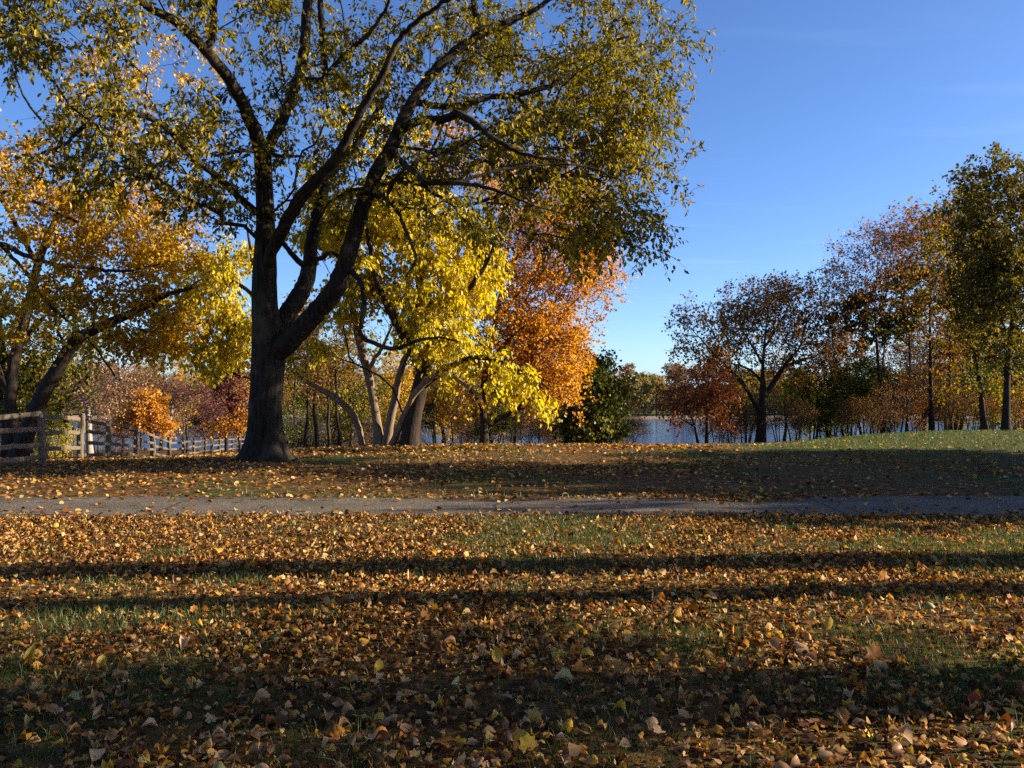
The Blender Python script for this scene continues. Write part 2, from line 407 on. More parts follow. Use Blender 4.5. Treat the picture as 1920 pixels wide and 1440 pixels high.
def gen_tree(seed, H, cw, cb, natt, lmat, bark, r0=.16, ntw=3, nleaf=5, lsize=(.09, .15), lean=.0, stems=1, shape=1.0, twL=(.3, .7), leaf_w=1.1, bf=.6, step=.6, lobes=7, rtip=.006):
    """a tree of height H, crown width cw, crown base cb standing at the origin: (trunk meshes, branches, crown)"""
    r = np.random.default_rng(seed); sk = []; tr = []
    for s in range(stems):
        a = r.uniform(0, 6.28); off = 0 if stems == 1 else .22
        n = 7; zz = np.linspace(0, H * r.uniform(.62, .82), n); t = zz / H
        dx = lean * H * t ** 1.2 + (off * np.cos(a) + (cw * .22 * np.cos(a) if stems > 1 else 0) * t) + np.cumsum(r.normal(0, .028 * H / 4, n)) * (t > 0)
        dy = (off * np.sin(a) + (cw * .22 * np.sin(a) if stems > 1 else 0) * t) + np.cumsum(r.normal(0, .028 * H / 4, n)) * (t > 0)
        rad = r0 * (1 - .8 * t) * (1 if stems == 1 else r.uniform(.5, .8))
        c = np.column_stack([dx, dy, zz - .15 * (t == 0), rad]); q = catmull(c, .5); sk.append((q, 0.0))
        V, Q = fat_limb(q[:, :3], q[:, 3], 12, seed + s, .5, .05); tr.append(mk_mesh('trunk', V, [Q], [bark], True))
    nodes = local_nodes(sk); nodes[:, 3] *= .7
    nodes = nodes[nodes[:, 2] > cb * .55]
    # crown: several uneven lobes, not one ball
    pts = []
    for i in range(lobes):
        a = r.uniform(0, 6.28); zz = r.uniform(cb + .12 * (H - cb), H - .12 * (H - cb)); f = (zz - cb) / (H - cb)
        ra = cw / 2 * (math.sin(math.pi * min(1, f ** shape * .92 + .05)) ** .6) * r.uniform(.25, .7)
        k = natt // lobes; v = nrm(r.normal(0, 1, (k, 3))) * r.uniform(.1, 1, (k, 1)) ** .4
        s = np.array([cw * r.uniform(.2, .32), cw * r.uniform(.2, .32), (H - cb) * r.uniform(.14, .24)])
        pts.append(np.array([ra * math.cos(a) + lean * zz, ra * math.sin(a), zz]) + v * s)
    A = np.concatenate(pts); A[:, 2] = np.maximum(A[:, 2], .3)
    ch, tips, td = grow(nodes, A, r, bf=bf, step=step, rtip=rtip)
    tw, lp, yd, nu, sz = twigs_leaves(tips, td, r, ntw, twL, nleaf, lsize)
    return tr, branch_mesh('branches', ch + tw, bark), leaf_mesh('crown', lp, yd, nu, sz, leaf_w, lmat)

def place_gen(proto, name, label, cat, x, y, rz=0., sc=1., group=None, z=None):
    tr, br, cr = proto
    root = empty(name, (x, y, gz(x, y) if z is None else z), rz); root.scale = (sc, sc, sc); tag(root, label, cat, group)
    for t in tr: mobj('trunk', t, root)
    tag(mobj('branches', br, root), kind='stuff')
    tag(mobj('crown', cr, root), kind='stuff')
    return root

# ------------------------------------------------------------------ the setting: lawn, path, river, far bank
def lawn_mat():
    m, n, o = new_mat('lawn'); L = n.links.new
    g = N(n, 'ShaderNodeNewGeometry')
    n1 = N(n, 'ShaderNodeTexNoise', i_Scale=0.35, i_Detail=3.0); L(g.outputs['Position'], n1.inputs['Vector'])
    n2 = N(n, 'ShaderNodeTexNoise', i_Scale=9.0, i_Detail=6.0, i_Roughness=0.75); L(g.outputs['Position'], n2.inputs['Vector'])
    vo = N(n, 'ShaderNodeTexVoronoi', i_Scale=14.0); L(g.outputs['Position'], vo.inputs['Vector'])
    gr = ramp(n, [(0.3, (0.024, 0.032, 0.008)), (0.55, (0.055, 0.078, 0.015)), (0.8, (0.10, 0.115, 0.028))]); L(n2.outputs['Fac'], gr.inputs[0])
    lf = ramp(n, [(0.2, (0.045, 0.024, 0.010)), (0.5, (0.10, 0.055, 0.02)), (0.8, (0.19, 0.105, 0.034))]); L(vo.outputs['Color'], lf.inputs[0])
    ms = N(n, 'ShaderNodeMath', operation='MULTIPLY_ADD'); L(n1.outputs['Fac'], ms.inputs[0]); ms.inputs[1].default_value = 1.1
    L(n2.outputs['Fac'], ms.inputs[2])
    fac = ramp(n, [(0.92, (0, 0, 0)), (1.18, (1, 1, 1))]); L(ms.outputs[0], fac.inputs[0])
    sp = N(n, 'ShaderNodeSeparateXYZ'); L(g.outputs['Position'], sp.inputs[0])
    mrx = N(n, 'ShaderNodeMapRange', interpolation_type='SMOOTHSTEP'); mrx.inputs[1].default_value = 2; mrx.inputs[2].default_value = 9; L(sp.outputs[0], mrx.inputs[0])
    mry = N(n, 'ShaderNodeMapRange', interpolation_type='SMOOTHSTEP'); mry.inputs[1].default_value = 17; mry.inputs[2].default_value = 24; mry.inputs[3].default_value = 0; mry.inputs[4].default_value = .85; L(sp.outputs[1], mry.inputs[0])
    mu = N(n, 'ShaderNodeMath', operation='MULTIPLY'); L(mrx.outputs[0], mu.inputs[0]); L(mry.outputs[0], mu.inputs[1])
    su = N(n, 'ShaderNodeMath', operation='SUBTRACT', use_clamp=True); L(fac.outputs[0], su.inputs[0]); L(mu.outputs[0], su.inputs[1])
    mx = N(n, 'ShaderNodeMixRGB'); L(su.outputs[0], mx.inputs[0]); L(gr.outputs[0], mx.inputs[1]); L(lf.outputs[0], mx.inputs[2])
    b = N(n, 'ShaderNodeBsdfPrincipled', i_Roughness=0.95); b.inputs['Specular IOR Level'].default_value = 0.1
    L(mx.outputs[0], b.inputs['Base Color'])
    bp = N(n, 'ShaderNodeBump', i_Strength=0.8, i_Distance=0.04); L(n2.outputs['Fac'], bp.inputs['Height']); L(bp.outputs[0], b.inputs['Normal'])
    L(b.outputs[0], o.inputs[0]); return m

def path_mat():
    m, n, o = new_mat('asphalt'); L = n.links.new
    g = N(n, 'ShaderNodeNewGeometry')
    n1 = N(n, 'ShaderNodeTexVoronoi', i_Scale=75.0); L(g.outputs['Position'], n1.inputs['Vector'])
    n2 = N(n, 'ShaderNodeTexNoise', i_Scale=1.3, i_Detail=5.0); L(g.outputs['Position'], n2.inputs['Vector'])
    n3 = N(n, 'ShaderNodeTexNoise', i_Scale=160.0, i_Detail=2.0); L(g.outputs['Position'], n3.inputs['Vector'])
    r = ramp(n, [(0.1, (0.040, 0.031, 0.021)), (0.6, (0.13, 0.102, 0.066)), (0.95, (0.28, 0.225, 0.15))]); L(n1.outputs['Color'], r.inputs[0])
    r2 = ramp(n, [(0.3, (0.6, 0.6, 0.6)), (0.7, (1.1, 1.08, 1.05))]); L(n2.outputs['Fac'], r2.inputs[0])
    mx = N(n, 'ShaderNodeMixRGB', blend_type='MULTIPLY'); mx.inputs[0].default_value = 1; L(r.outputs[0], mx.inputs[1]); L(r2.outputs[0], mx.inputs[2])
    # a crack across the path
    sx = N(n, 'ShaderNodeSeparateXYZ'); L(g.outputs['Position'], sx.inputs[0])
    w = N(n, 'ShaderNodeMath', operation='MULTIPLY_ADD'); L(n2.outputs['Fac'], w.inputs[0]); w.inputs[1].default_value = .35; L(sx.outputs[0], w.inputs[2])
    md = N(n, 'ShaderNodeMath', operation='PINGPONG'); L(w.outputs[0], md.inputs[0]); md.inputs[1].default_value = 2.2
    ck = N(n, 'ShaderNodeMath', operation='LESS_THAN'); L(md.outputs[0], ck.inputs[0]); ck.inputs[1].default_value = .02
    m2 = N(n, 'ShaderNodeMixRGB'); L(ck.outputs[0], m2.inputs[0]); L(mx.outputs[0], m2.inputs[1]); m2.inputs[2].default_value = (0.025, 0.024, 0.02, 1)
    b = N(n, 'ShaderNodeBsdfPrincipled', i_Roughness=0.85); L(m2.outputs[0], b.inputs['Base Color'])
    bp = N(n, 'ShaderNodeBump', i_Strength=0.9, i_Distance=0.012); L(n1.outputs['Distance'], bp.inputs['Height']); L(bp.outputs[0], b.inputs['Normal'])
    L(b.outputs[0], o.inputs[0]); return m

def water_mat():
    m, n, o = new_mat('water'); L = n.links.new
    g = N(n, 'ShaderNodeNewGeometry'); mp = N(n, 'ShaderNodeMapping'); mp.inputs['Scale'].default_value = (0.35, 1.0, 1); L(g.outputs['Position'], mp.inputs[0])
    n1 = N(n, 'ShaderNodeTexNoise', i_Scale=0.9, i_Detail=4.0); L(mp.outputs[0], n1.inputs['Vector'])
    b = N(n, 'ShaderNodeBsdfPrincipled', i_Roughness=0.14); b.inputs['Base Color'].default_value = (0.012, 0.025, 0.045, 1); b.inputs['IOR'].default_value = 1.33
    bp = N(n, 'ShaderNodeBump', i_Strength=0.9, i_Distance=0.45); L(n1.outputs['Fac'], bp.inputs['Height']); L(bp.outputs[0], b.inputs['Normal'])
    L(b.outputs[0], o.inputs[0]); return m

def axis(lo, hi, fine_lo, fine_hi, st, g):
    a = list(np.arange(fine_lo, fine_hi + 1e-6, st)); s = st; v = a[-1]
    while v < hi: s *= g; v += s; a.append(min(v, hi))
    s = st; v = a[0]; b = []
    while v > lo: s *= g; v -= s; b.append(max(v, lo))
    return np.array(b[::-1] + a)

xs = axis(-5000, 5000, -28, 28, .55, 1.12); ys = axis(-120, 7000, 0, 42, .55, 1.045)
X, Y = np.meshgrid(xs, ys); Z = ground(X, Y)
ny, nx = X.shape; i = (np.arange(ny - 1)[:, None] * nx + np.arange(nx - 1)[None]).ravel()
LAWN = lawn_mat()
lawn = mobj('lawn', mk_mesh('lawn', np.stack([X, Y, Z], -1).reshape(-1, 3), [np.stack([i, i + 1, i + nx + 1, i + nx], -1)], [LAWN], True))
tag(lawn, 'leaf-strewn lawn sloping away to the river', 'lawn', kind='structure')

def path_edges(x):
    near = 11.06 + .09 * wav(x, 0 * x, 1.3, 5) + .05 * wav(x, 0 * x, 6, 6)
    far = 12.98 + .09 * wav(x, 0 * x, 1.1, 7) + .05 * wav(x, 0 * x, 6, 8) - .55 * np.exp(-((x - 3.2) / .75) ** 2) + .3 * sst(5, 9, x)
    return near, far
px_ = np.arange(-40, 40.01, .16); pn, pf = path_edges(px_)
rows = []
for k in range(-1, 10):
    t = min(max(k, 0), 8) / 8; yy = pn + (pf - pn) * t + (-.03 if k < 0 else .03 if k > 8 else 0)
    rows.append(np.column_stack([px_, yy, ground(px_, yy) + (.016 + .012 * math.sin(math.pi * t) if 0 <= k <= 8 else -.04)]))
V = np.concatenate(rows); n_ = len(px_); i = (np.arange(10)[:, None] * n_ + np.arange(n_ - 1)[None]).ravel()
path = mobj('path', mk_mesh('path', V, [np.stack([i, i + 1, i + n_ + 1, i + n_], -1)], [path_mat()], True))
tag(path, 'grey asphalt footpath crossing the leafy lawn', 'path', kind='structure')

V = np.array([[-4000, 70, -6.7], [4000, 70, -6.7], [4000, 300, -6.7], [-4000, 300, -6.7]])
river = mobj('river', mk_mesh('river', V, [np.array([[0, 1, 2, 3]])], [water_mat()]))
tag(river, 'calm blue river below the park slope', 'river', kind='structure')

# pale muddy shore strip at the foot of the far trees
m, n, o = new_mat('shore_mud')
b = N(n, 'ShaderNodeBsdfPrincipled', i_Roughness=0.9); nn = N(n, 'ShaderNodeTexNoise', i_Scale=0.7, i_Detail=5.0); rr = ramp(n, [(.3, (.14, .09, .06)), (.7, (.34, .24, .17))])
n.links.new(nn.outputs['Fac'], rr.inputs[0]); n.links.new(rr.outputs[0], b.inputs['Base Color']); n.links.new(b.outputs[0], o.inputs[0])
sx_ = np.arange(-500, 500.1, 3.0); rows = []
for k in range(6):
    yy = 246.5 - 5 * np.sin(sx_ * .03) + k * 2.0 + .6 * wav(sx_, 0 * sx_, .4, 20 + k); rows.append(np.column_stack([sx_, yy, ground(sx_, yy) + .08]))
V = np.concatenate(rows); n_ = len(sx_); i = (np.arange(5)[:, None] * n_ + np.arange(n_ - 1)[None]).ravel()
shore = mobj('far_shore', mk_mesh('far_shore', V, [np.stack([i, i + 1, i + n_ + 1, i + n_], -1)], [m], True))
tag(shore, 'bare muddy bank on the far side of the river', 'bank', kind='structure')

# ------------------------------------------------------------------ split-rail fence
WOOD = bark_mat('weathered_wood', (0.075, 0.054, 0.036), (0.25, 0.185, 0.125), 30, 0.9, 0.7, (0.14, 0.12, 0.085))
def hewn(name, a, b, w, h, r, nseg=5, mat=WOOD):
    """a hand-split beam from a to b with uneven section and flattened ends"""
    a, b = np.array(a, float), np.array(b, float); t = nrm(b - a); up = np.array([0, 0, 1.]) if abs(t[2]) < .8 else np.array([0, 1., 0])
    u = nrm(np.cross(t, up)); v = np.cross(u, t); sec = np.array([[-1, -.7], [-.55, -1], [.6, -1], [1, -.5], [1, .6], [.5, 1], [-.6, 1], [-1, .5]]) * .5
    V = []; m = len(sec)
    for k in range(nseg + 1):
        f = k / nseg; s = sec * np.array([w, h]) * (1 + r.normal(0, .06, (m, 2))) * (.8 if k in (0, nseg) else 1)
        c = a + (b - a) * f + u * r.normal(0, w * .1) + v * r.normal(0, h * .08)
        V.append(c + s[:, :1] * u + s[:, 1:] * v)
    V = np.concatenate(V); i = np.arange(nseg)[:, None] * m; j = np.arange(m)[None]; j2 = (j + 1) % m
    Q = np.stack([i + j, i + j2, i + m + j2, i + m + j], -1).reshape(-1, 4)
    return mk_mesh(name, V, [Q, np.arange(m)[None, ::-1], (nseg * m + np.arange(m))[None]], [mat], False)

FP = [(-16, 875, 17.2, 1.16), (80, 875, 18.6, 1.17), (150, 872, 22.2, 1.17), (205, 870, 26.5, 1.15), (255, 868, 30.3, 1.15), (288, 866, 36.5, 1.2), (318, 863, 44, 1.2), (345, 862, 50, 1.1),
      (364, 861, 55, 1.15), (384, 861, 58.5, 1.2), (397, 860, 60.5, 1.2), (411, 858, 62.5, 1.2), (423, 857, 65, 1.2), (436, 854, 67.5, 1.2), (447, 852, 70, 1.2), (461, 850, 72.5, 1.2), (476, 849, 75, 1.2)]
r = np.random.default_rng(3)
fpos = []
for (fx, fy, fd, fh) in FP:
    x = (fx - CX) / F * fd; fpos.append((x, fd, gz(x, fd), fh))
fence = empty('split_rail_fence', fpos[1][:3])
tag(fence, 'weathered wooden split-rail fence running downhill behind the large tree', 'fence')
fo = np.array(fpos[1][:3])
for k, (x, y, z, h) in enumerate(fpos):
    tl = r.normal(0, .02, 2)
    o = mobj('post', hewn('post', np.array([x, y, z - .2]) - fo, np.array([x + tl[0], y + tl[1], z + h]) - fo, .15, .13, r, 5), fence)
    if k + 1 < len(fpos):
        x2, y2, z2, h2 = fpos[k + 1]
        nr = 3 if k in (1,) or k > 4 else 4
        for q in range(nr):
            f = (.14 + .26 * q) if nr == 4 else (.26 + .30 * q)
            e = nrm(np.array([x2 - x, y2 - y, 0])) * .14
            sd_ = .03 * (1 if k % 2 else -1)
            a = np.array([x, y, z + f * h + r.normal(0, .02)]) - e; b = np.array([x2, y2, z2 + f * h2 + r.normal(0, .02)]) + e
            a[2] += sd_; b[2] += sd_ * .5
            mobj('rail', hewn('rail', a - fo, b - fo, .05, .095, r, 7), fence)

# ------------------------------------------------------------------ the large tree
limbs = [
 ('T', [(497, 862, 0, 66), (495, 820, 0, 60), (496, 770, 0, 58), (500, 720, 0, 58), (503, 670, 0, 60), (500, 620, 0, 54), (496, 560, 0, 46), (497, 490, 0, 42), (498, 420, 0, 34), (495, 350, 0, 31), (492, 290, -.1, 30)]),
 ('A1:T', [(492, 290, -.1, 28), (480, 250, -.4, 26), (468, 220, -.6, 25), (443, 170, -1., 23), (419, 135, -1.3, 22), (386, 95, -1.7, 20), (328, 40, -2.2, 17), (273, 11, -2.7, 14), (215, -40, -3.2, 9), (150, -80, -3.6, 5)]),
 ('A1b:A1', [(388, 97, -1.7, 16), (398, 70, -1.7, 15), (401, 0, -1.6, 13), (410, -80, -1.4, 10), (425, -180, -1.2, 6)]),
 ('A2:T', [(494, 300, 0, 24), (508, 262, .2, 21), (525, 233, .5, 20), (550, 175, .9, 19), (567, 112, 1.2, 19), (574, 40, 1.4, 18), (578, -40, 1.6, 14), (580, -140, 1.8, 8)]),
 ('A3:A2', [(558, 150, 1, 10), (585, 150, .8, 11), (609, 146, .5, 12), (606, 90, .3, 12), (602, 22, .2, 11), (595, -60, 0, 8)]),
 ('A4:A3', [(609, 146, .5, 8), (640, 108, .2, 9), (693, 62, -.3, 8), (725, 12, -.6, 6), (740, -50, -1, 4)]),
 ('L:T', [(492, 402, 0, 15), (474, 393, -.2, 14), (427, 350, -.7, 13), (379, 310, -1.2, 13), (350, 284, -1.5, 12), (321, 248, -1.7, 12), (277, 219, -2.0, 11), (204, 210, -2.4, 10), (157, 237, -2.7, 8), (120, 270, -2.9, 6), (77, 288, -3.1, 4)]),
 ('L2:L', [(345, 284, -1.5, 8), (317, 306, -1.9, 7), (292, 332, -2.2, 6), (248, 332, -2.5, 4)]),
 ('L3:T', [(490, 272, 0, 8), (455, 282, -.6, 7), (405, 292, -1.1, 5)]),
 ('L4:T', [(500, 280, 0, 8), (535, 292, .5, 7), (570, 294, 1.0, 4)]),
 ('B:T', [(503, 520, 0, 20), (512, 465, -.4, 23), (540, 412, -.8, 24), (569, 365, -1.1, 24), (605, 328, -1.4, 22), (632, 296, -1.6, 20), (655, 252, -1.8, 17), (685, 195, -2.0, 15), (718, 139, -2.2, 13), (744, 80, -2.4, 11), (788, 36, -2.6, 9), (839, 0, -2.8, 7), (900, -50, -3, 4)]),
 ('C:T', [(508, 640, 0, 36), (530, 600, .3, 34), (556, 560, .6, 32), (573, 528, .8, 30), (581, 490, .9, 27), (584, 455, 1., 24), (592, 418, 1.2, 21), (605, 368, 1.5, 18), (622, 325, 1.8, 15), (655, 290, 2.2, 12), (690, 235, 2.7, 9), (730, 170, 3.2, 6)]),
 ('C2:C', [(574, 505, .8, 12), (553, 484, .6, 11), (535, 460, .4, 9), (512, 428, .2, 7)]),
 ('C3:C', [(583, 492, .9, 9), (602, 484, 1.0, 9), (622, 474, 1.2, 8), (650, 492, 1.1, 7)]),
 ('D:T', [(508, 672, -.1, 44), (536, 645, -.2, 42), (567, 614, -.3, 38), (603, 574, -.4, 36), (634, 530, -.5, 36), (650, 490, -.5, 33), (664, 440, -.5, 30), (682, 383, -.5, 28), (704, 328, -.5, 27), (729, 284, -.4, 26), (745, 252, -.3, 25), (762, 211, -.2, 22), (791, 164, 0, 20), (824, 124, .2, 19), (868, 87, .4, 18), (912, 58, .6, 17), (948, 44, .8, 14), (1000, 20, 1, 9), (1060, -20, 1.2, 5)]),
 ('D1:D', [(905, 60, .6, 13), (893, 30, .5, 12), (885, -20, .5, 9), (870, -90, .4, 5)]),
 ('D2:D', [(745, 252, -.3, 17), (765, 236, -.6, 17), (791, 226, -.9, 17), (830, 224, -1.2, 16), (862, 214, -1.5, 15), (890, 232, -1.9, 13), (912, 248, -2.2, 12), (932, 264, -2.5, 10), (985, 290, -2.9, 6), (1050, 300, -3.2, 4)]),
 ('D3:D', [(735, 280, -.4, 13), (752, 303, -.8, 12), (777, 321, -1.2, 11), (802, 343, -1.5, 9), (853, 343, -1.9, 8), (922, 354, -2.3, 6), (1000, 385, -2.6, 4)]),
 ('D4:D', [(775, 195, -.1, 13), (830, 200, .6, 12), (875, 195, 1., 12), (919, 182, 1.3, 11), (966, 179, 1.5, 11), (1006, 168, 1.6, 10), (1039, 157, 1.7, 9), (1060, 132, 1.8, 8), (1112, 91, 2, 6), (1185, 66, 2.1, 4)]),
 ('D5:D', [(650, 500, -.5, 12), (670, 518, -.8, 11), (680, 545, -1., 10), (681, 585, -1.1, 9), (677, 628, -1.2, 9), (700, 643, -1.4, 8), (738, 655, -1.6, 8), (771, 643, -1.9, 7), (814, 633, -2.1, 5), (860, 640, -2.3, 3)]),
 ('D6:D', [(690, 365, -.5, 8), (718, 372, -.8, 8), (744, 394, -1.1, 7), (762, 437, -1.4, 7), (780, 488, -1.6, 6), (762, 518, -1.7, 4)]),
 ('D7:D4', [(966, 179, 1.5, 7), (1010, 215, 1.4, 6), (1075, 226, 1.2, 5), (1130, 260, 1., 4), (1200, 285, .8, 3)]),
 ('D8:D3', [(853, 343, -1.9, 6), (930, 320, -1.6, 6), (1010, 310, -1.3, 5), (1090, 310, -1., 4), (1170, 340, -.8, 3)]),
]
blobs = [  # px, py, rx, ry, depth offset, depth radius, count
 (1112, 60, 110, 85, 1.5, 2.4, 101), (1168, 200, 76, 68, 1.3, 2.2, 86), (1158, 295, 72, 60, 0.9, 2, 65), (1090, 210, 110, 95, 1.1, 2.6, 101), (1060, 330, 130, 75, -0.3, 2.2, 94),
 (1170, 385, 60, 45, 0.1, 1.2, 23), (1205, 415, 18, 24, 0.1, 0.4, 4), (1060, 405, 95, 45, -0.9, 1.6, 39), (950, 120, 150, 110, 2.4, 2.8, 104), (930, 270, 150, 85, 0.2, 2.4, 97), (850, 60, 160, 110, 0.6, 2.8, 83),
 (800, 320, 140, 80, 0, 2, 51), (880, 390, 120, 50, -1.3, 1.4, 40), (720, 110, 120, 110, 0.6, 2.6, 51), (690, 230, 110, 90, 0, 2.2, 49), (640, 330, 70, 70, -0.2, 1.4, 24),
 (600, 60, 110, 110, 2.4, 2.6, 38), (560, 170, 80, 90, 1.3, 2, 40), (440, 60, 130, 110, -1.1, 2.2, 46), (400, 250, 110, 70, -0.7, 1.8, 57), (310, 330, 120, 80, -1.3, 1.6, 52), (230, 250, 130, 60, -1.9, 1.5, 61),
 (120, 60, 170, 90, -2.9, 1.8, 77), (20, 20, 110, 80, -3.1, 1.4, 36), (120, 310, 100, 55, -2.5, 1.2, 29), (430, 420, 60, 50, -0.1, 1.2, 13),
 (600, -150, 380, 130, 0.5, 4, 124), (950, -120, 260, 110, 1, 3.5, 115), (250, -130, 260, 110, -2, 3, 57), (560, 360, 60, 90, 1.9, 1.4, 20),
 (1262, 172, 16, 18, .8, .5, 10), (1268, 280, 12, 18, .4, .4, 8), (1252, 352, 16, 18, .2, .4, 8), (1215, 432, 16, 16, -.4, .4, 7), (1245, 70, 18, 26, .9, .6, 12), (1150, 455, 30, 22, -.6, .7, 12), (1225, 120, 20, 20, .8, .6, 10), (1085, 450, 30, 18, -1, .7, 10)]
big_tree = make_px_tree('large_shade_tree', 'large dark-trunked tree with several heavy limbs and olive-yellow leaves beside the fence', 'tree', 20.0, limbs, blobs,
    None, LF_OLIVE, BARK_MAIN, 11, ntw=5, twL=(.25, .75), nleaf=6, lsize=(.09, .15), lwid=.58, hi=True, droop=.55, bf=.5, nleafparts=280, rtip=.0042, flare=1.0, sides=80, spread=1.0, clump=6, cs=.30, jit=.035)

# ------------------------------------------------------------------ trees just behind it
limbs = [
 ('T', [(768, 852, 0, 36), (772, 800, 0, 32), (782, 750, 0, 31), (794, 700, 0, 29), (800, 640, .2, 26), (797, 570, .3, 26), (785, 500, .4, 20), (770, 420, .5, 14), (755, 350, .6, 8)]),
 ('A:T', [(794, 700, 0, 22), (770, 650, -.6, 20), (735, 590, -1., 16), (705, 520, -1.3, 12), (690, 440, -1.5, 8), (680, 380, -1.6, 5)]),
 ('B:T', [(800, 640, .2, 16), (840, 590, -.3, 14), (880, 540, -.6, 10), (915, 490, -.8, 7), (930, 440, -1, 4)]),
 ('C:T', [(790, 720, 0, 14), (840, 690, -.8, 12), (890, 670, -1.2, 10), (940, 680, -1.5, 8), (990, 700, -1.7, 6), (1030, 730, -1.8, 4)]),
]
blobs = [(625, 430, 55, 60, .8, 1.3, 44), (895, 490, 36, 60, .2, 1.1, 36), (720, 380, 60, 50, .3, 1.3, 40), (690, 540, 50, 50, 0, 1.1, 36), (700, 430, 60, 80, -.8, 1.5, 60), (790, 400, 80, 70, .2, 1.6, 70), (852, 450, 60, 62, .2, 1.5, 64), (760, 510, 90, 60, -.8, 1.4, 60), (856, 548, 48, 58, -.5, 1.2, 56), (812, 628, 58, 34, -.6, 1., 46),
         (780, 600, 60, 50, -.8, 1.0, 40), (938, 700, 24, 8, -1.5, .5, 12), (978, 720, 30, 10, -1.6, .6, 14), (1010, 746, 14, 8, -1.6, .4, 6), (855, 680, 32, 12, -.9, .6, 12), (590, 350, 70, 90, .8, 1.4, 45), (640, 440, 45, 60, .4, 1.2, 28), (740, 330, 60, 40, .4, 1.2, 28),
         (640, 590, 45, 30, .3, .8, 14), (605, 640, 28, 18, .3, .5, 8), (730, 215, 120, 70, 1., 1.4, 28)]
make_px_tree('yellow_tree', 'bright yellow large-leaved tree with a thick brown trunk behind the large tree', 'tree', 25.0, limbs, blobs, None, LF_YELLOW, BARK, 21,
             ntw=4, twL=(.22, .52), nleaf=8, lsize=(.09, .16), lwid=.85, hi=True, droop=1.1, nleafparts=280, flare=.25, sides=20, spread=1.1, clump=4, cs=.3)

limbs = [('T', [(505, 850, 0, 20), (503, 780, 0, 18), (498, 700, 0, 16), (490, 620, 0, 14), (480, 540, 0, 10), (470, 470, 0, 6), (462, 420, 0, 3)]),
         ('A:T', [(492, 640, 0, 9), (450, 610, -.5, 8), (410, 600, -.8, 6), (360, 610, -1, 3)]), ('B:T', [(484, 560, 0, 8), (440, 530, .3, 7), (395, 520, .5, 5), (345, 540, .6, 3)])]
blobs = [(425, 490, 62, 50, .3, 1.3, 64), (375, 560, 65, 55, .2, 1.2, 72), (432, 600, 46, 50, -.3, 1., 64), (415, 668, 50, 32, -.6, .8, 52), (345, 625, 42, 42, -.4, .9, 40), (330, 480, 50, 40, .4, 1, 28), (455, 640, 26, 40, -.5, .7, 26)]
make_px_tree('yellow_tree', 'yellow large-leaved tree hidden behind the large trunk, its bright leaves showing left of it', 'tree', 33.0, limbs, blobs, None, LF_YELLOW, BARK, 22,
             ntw=4, twL=(.25, .6), nleaf=6, lsize=(.12, .19), lwid=.85, hi=True, droop=1.1, flare=.25, sides=14, spread=1.1, clump=4, cs=.3)

limbs = [
 ('T', [(712, 848, 0, 20), (708, 800, 0, 17), (700, 750, 0, 16), (690, 700, 0, 16), (676, 650, 0, 14), (664, 590, 0, 11), (655, 520, 0, 7)]),
 ('S2', [(722, 848, -.1, 18), (730, 800, -.2, 16), (740, 750, -.3, 15), (750, 700, -.4, 13), (770, 640, -.6, 9), (780, 570, -.7, 5)]),
 ('S3', [(728, 848, -.3, 14), (745, 810, -.5, 13), (762, 770, -.7, 12), (780, 735, -.9, 12), (812, 707, -1.2, 11), (844, 706, -1.5, 9), (872, 720, -1.7, 8), (900, 740, -1.9, 5)]),
 ('S4', [(682, 848, .2, 12), (676, 815, .2, 12), (663, 780, .1, 12), (640, 755, 0, 12), (610, 735, 0, 11), (590, 724, 0, 9), (560, 704, -.1, 7), (535, 690, -.2, 5)]),
 ('S5:T', [(690, 700, 0, 9), (705, 670, -.2, 8), (720, 645, -.3, 6), (735, 610, -.4, 4)]),
]
blobs = [(620, 610, 60, 55, 0, 1.2, 34), (680, 570, 70, 60, .2, 1.2, 34), (740, 560, 60, 70, -.2, 1.2, 26), (560, 660, 35, 30, 0, .7, 16), (640, 680, 40, 30, .3, .8, 12), (880, 745, 28, 16, -1.8, .5, 10)]
make_px_tree('multi_stem_tree', 'clump of bare tan stems, two arching low, left of the thick brown trunk', 'tree', 25.6, limbs, blobs, None, LF_GOLD, BARK_TAN, 31,
             ntw=3, nleaf=2, lsize=(.09, .14), lwid=.9, flare=.3, sides=16)

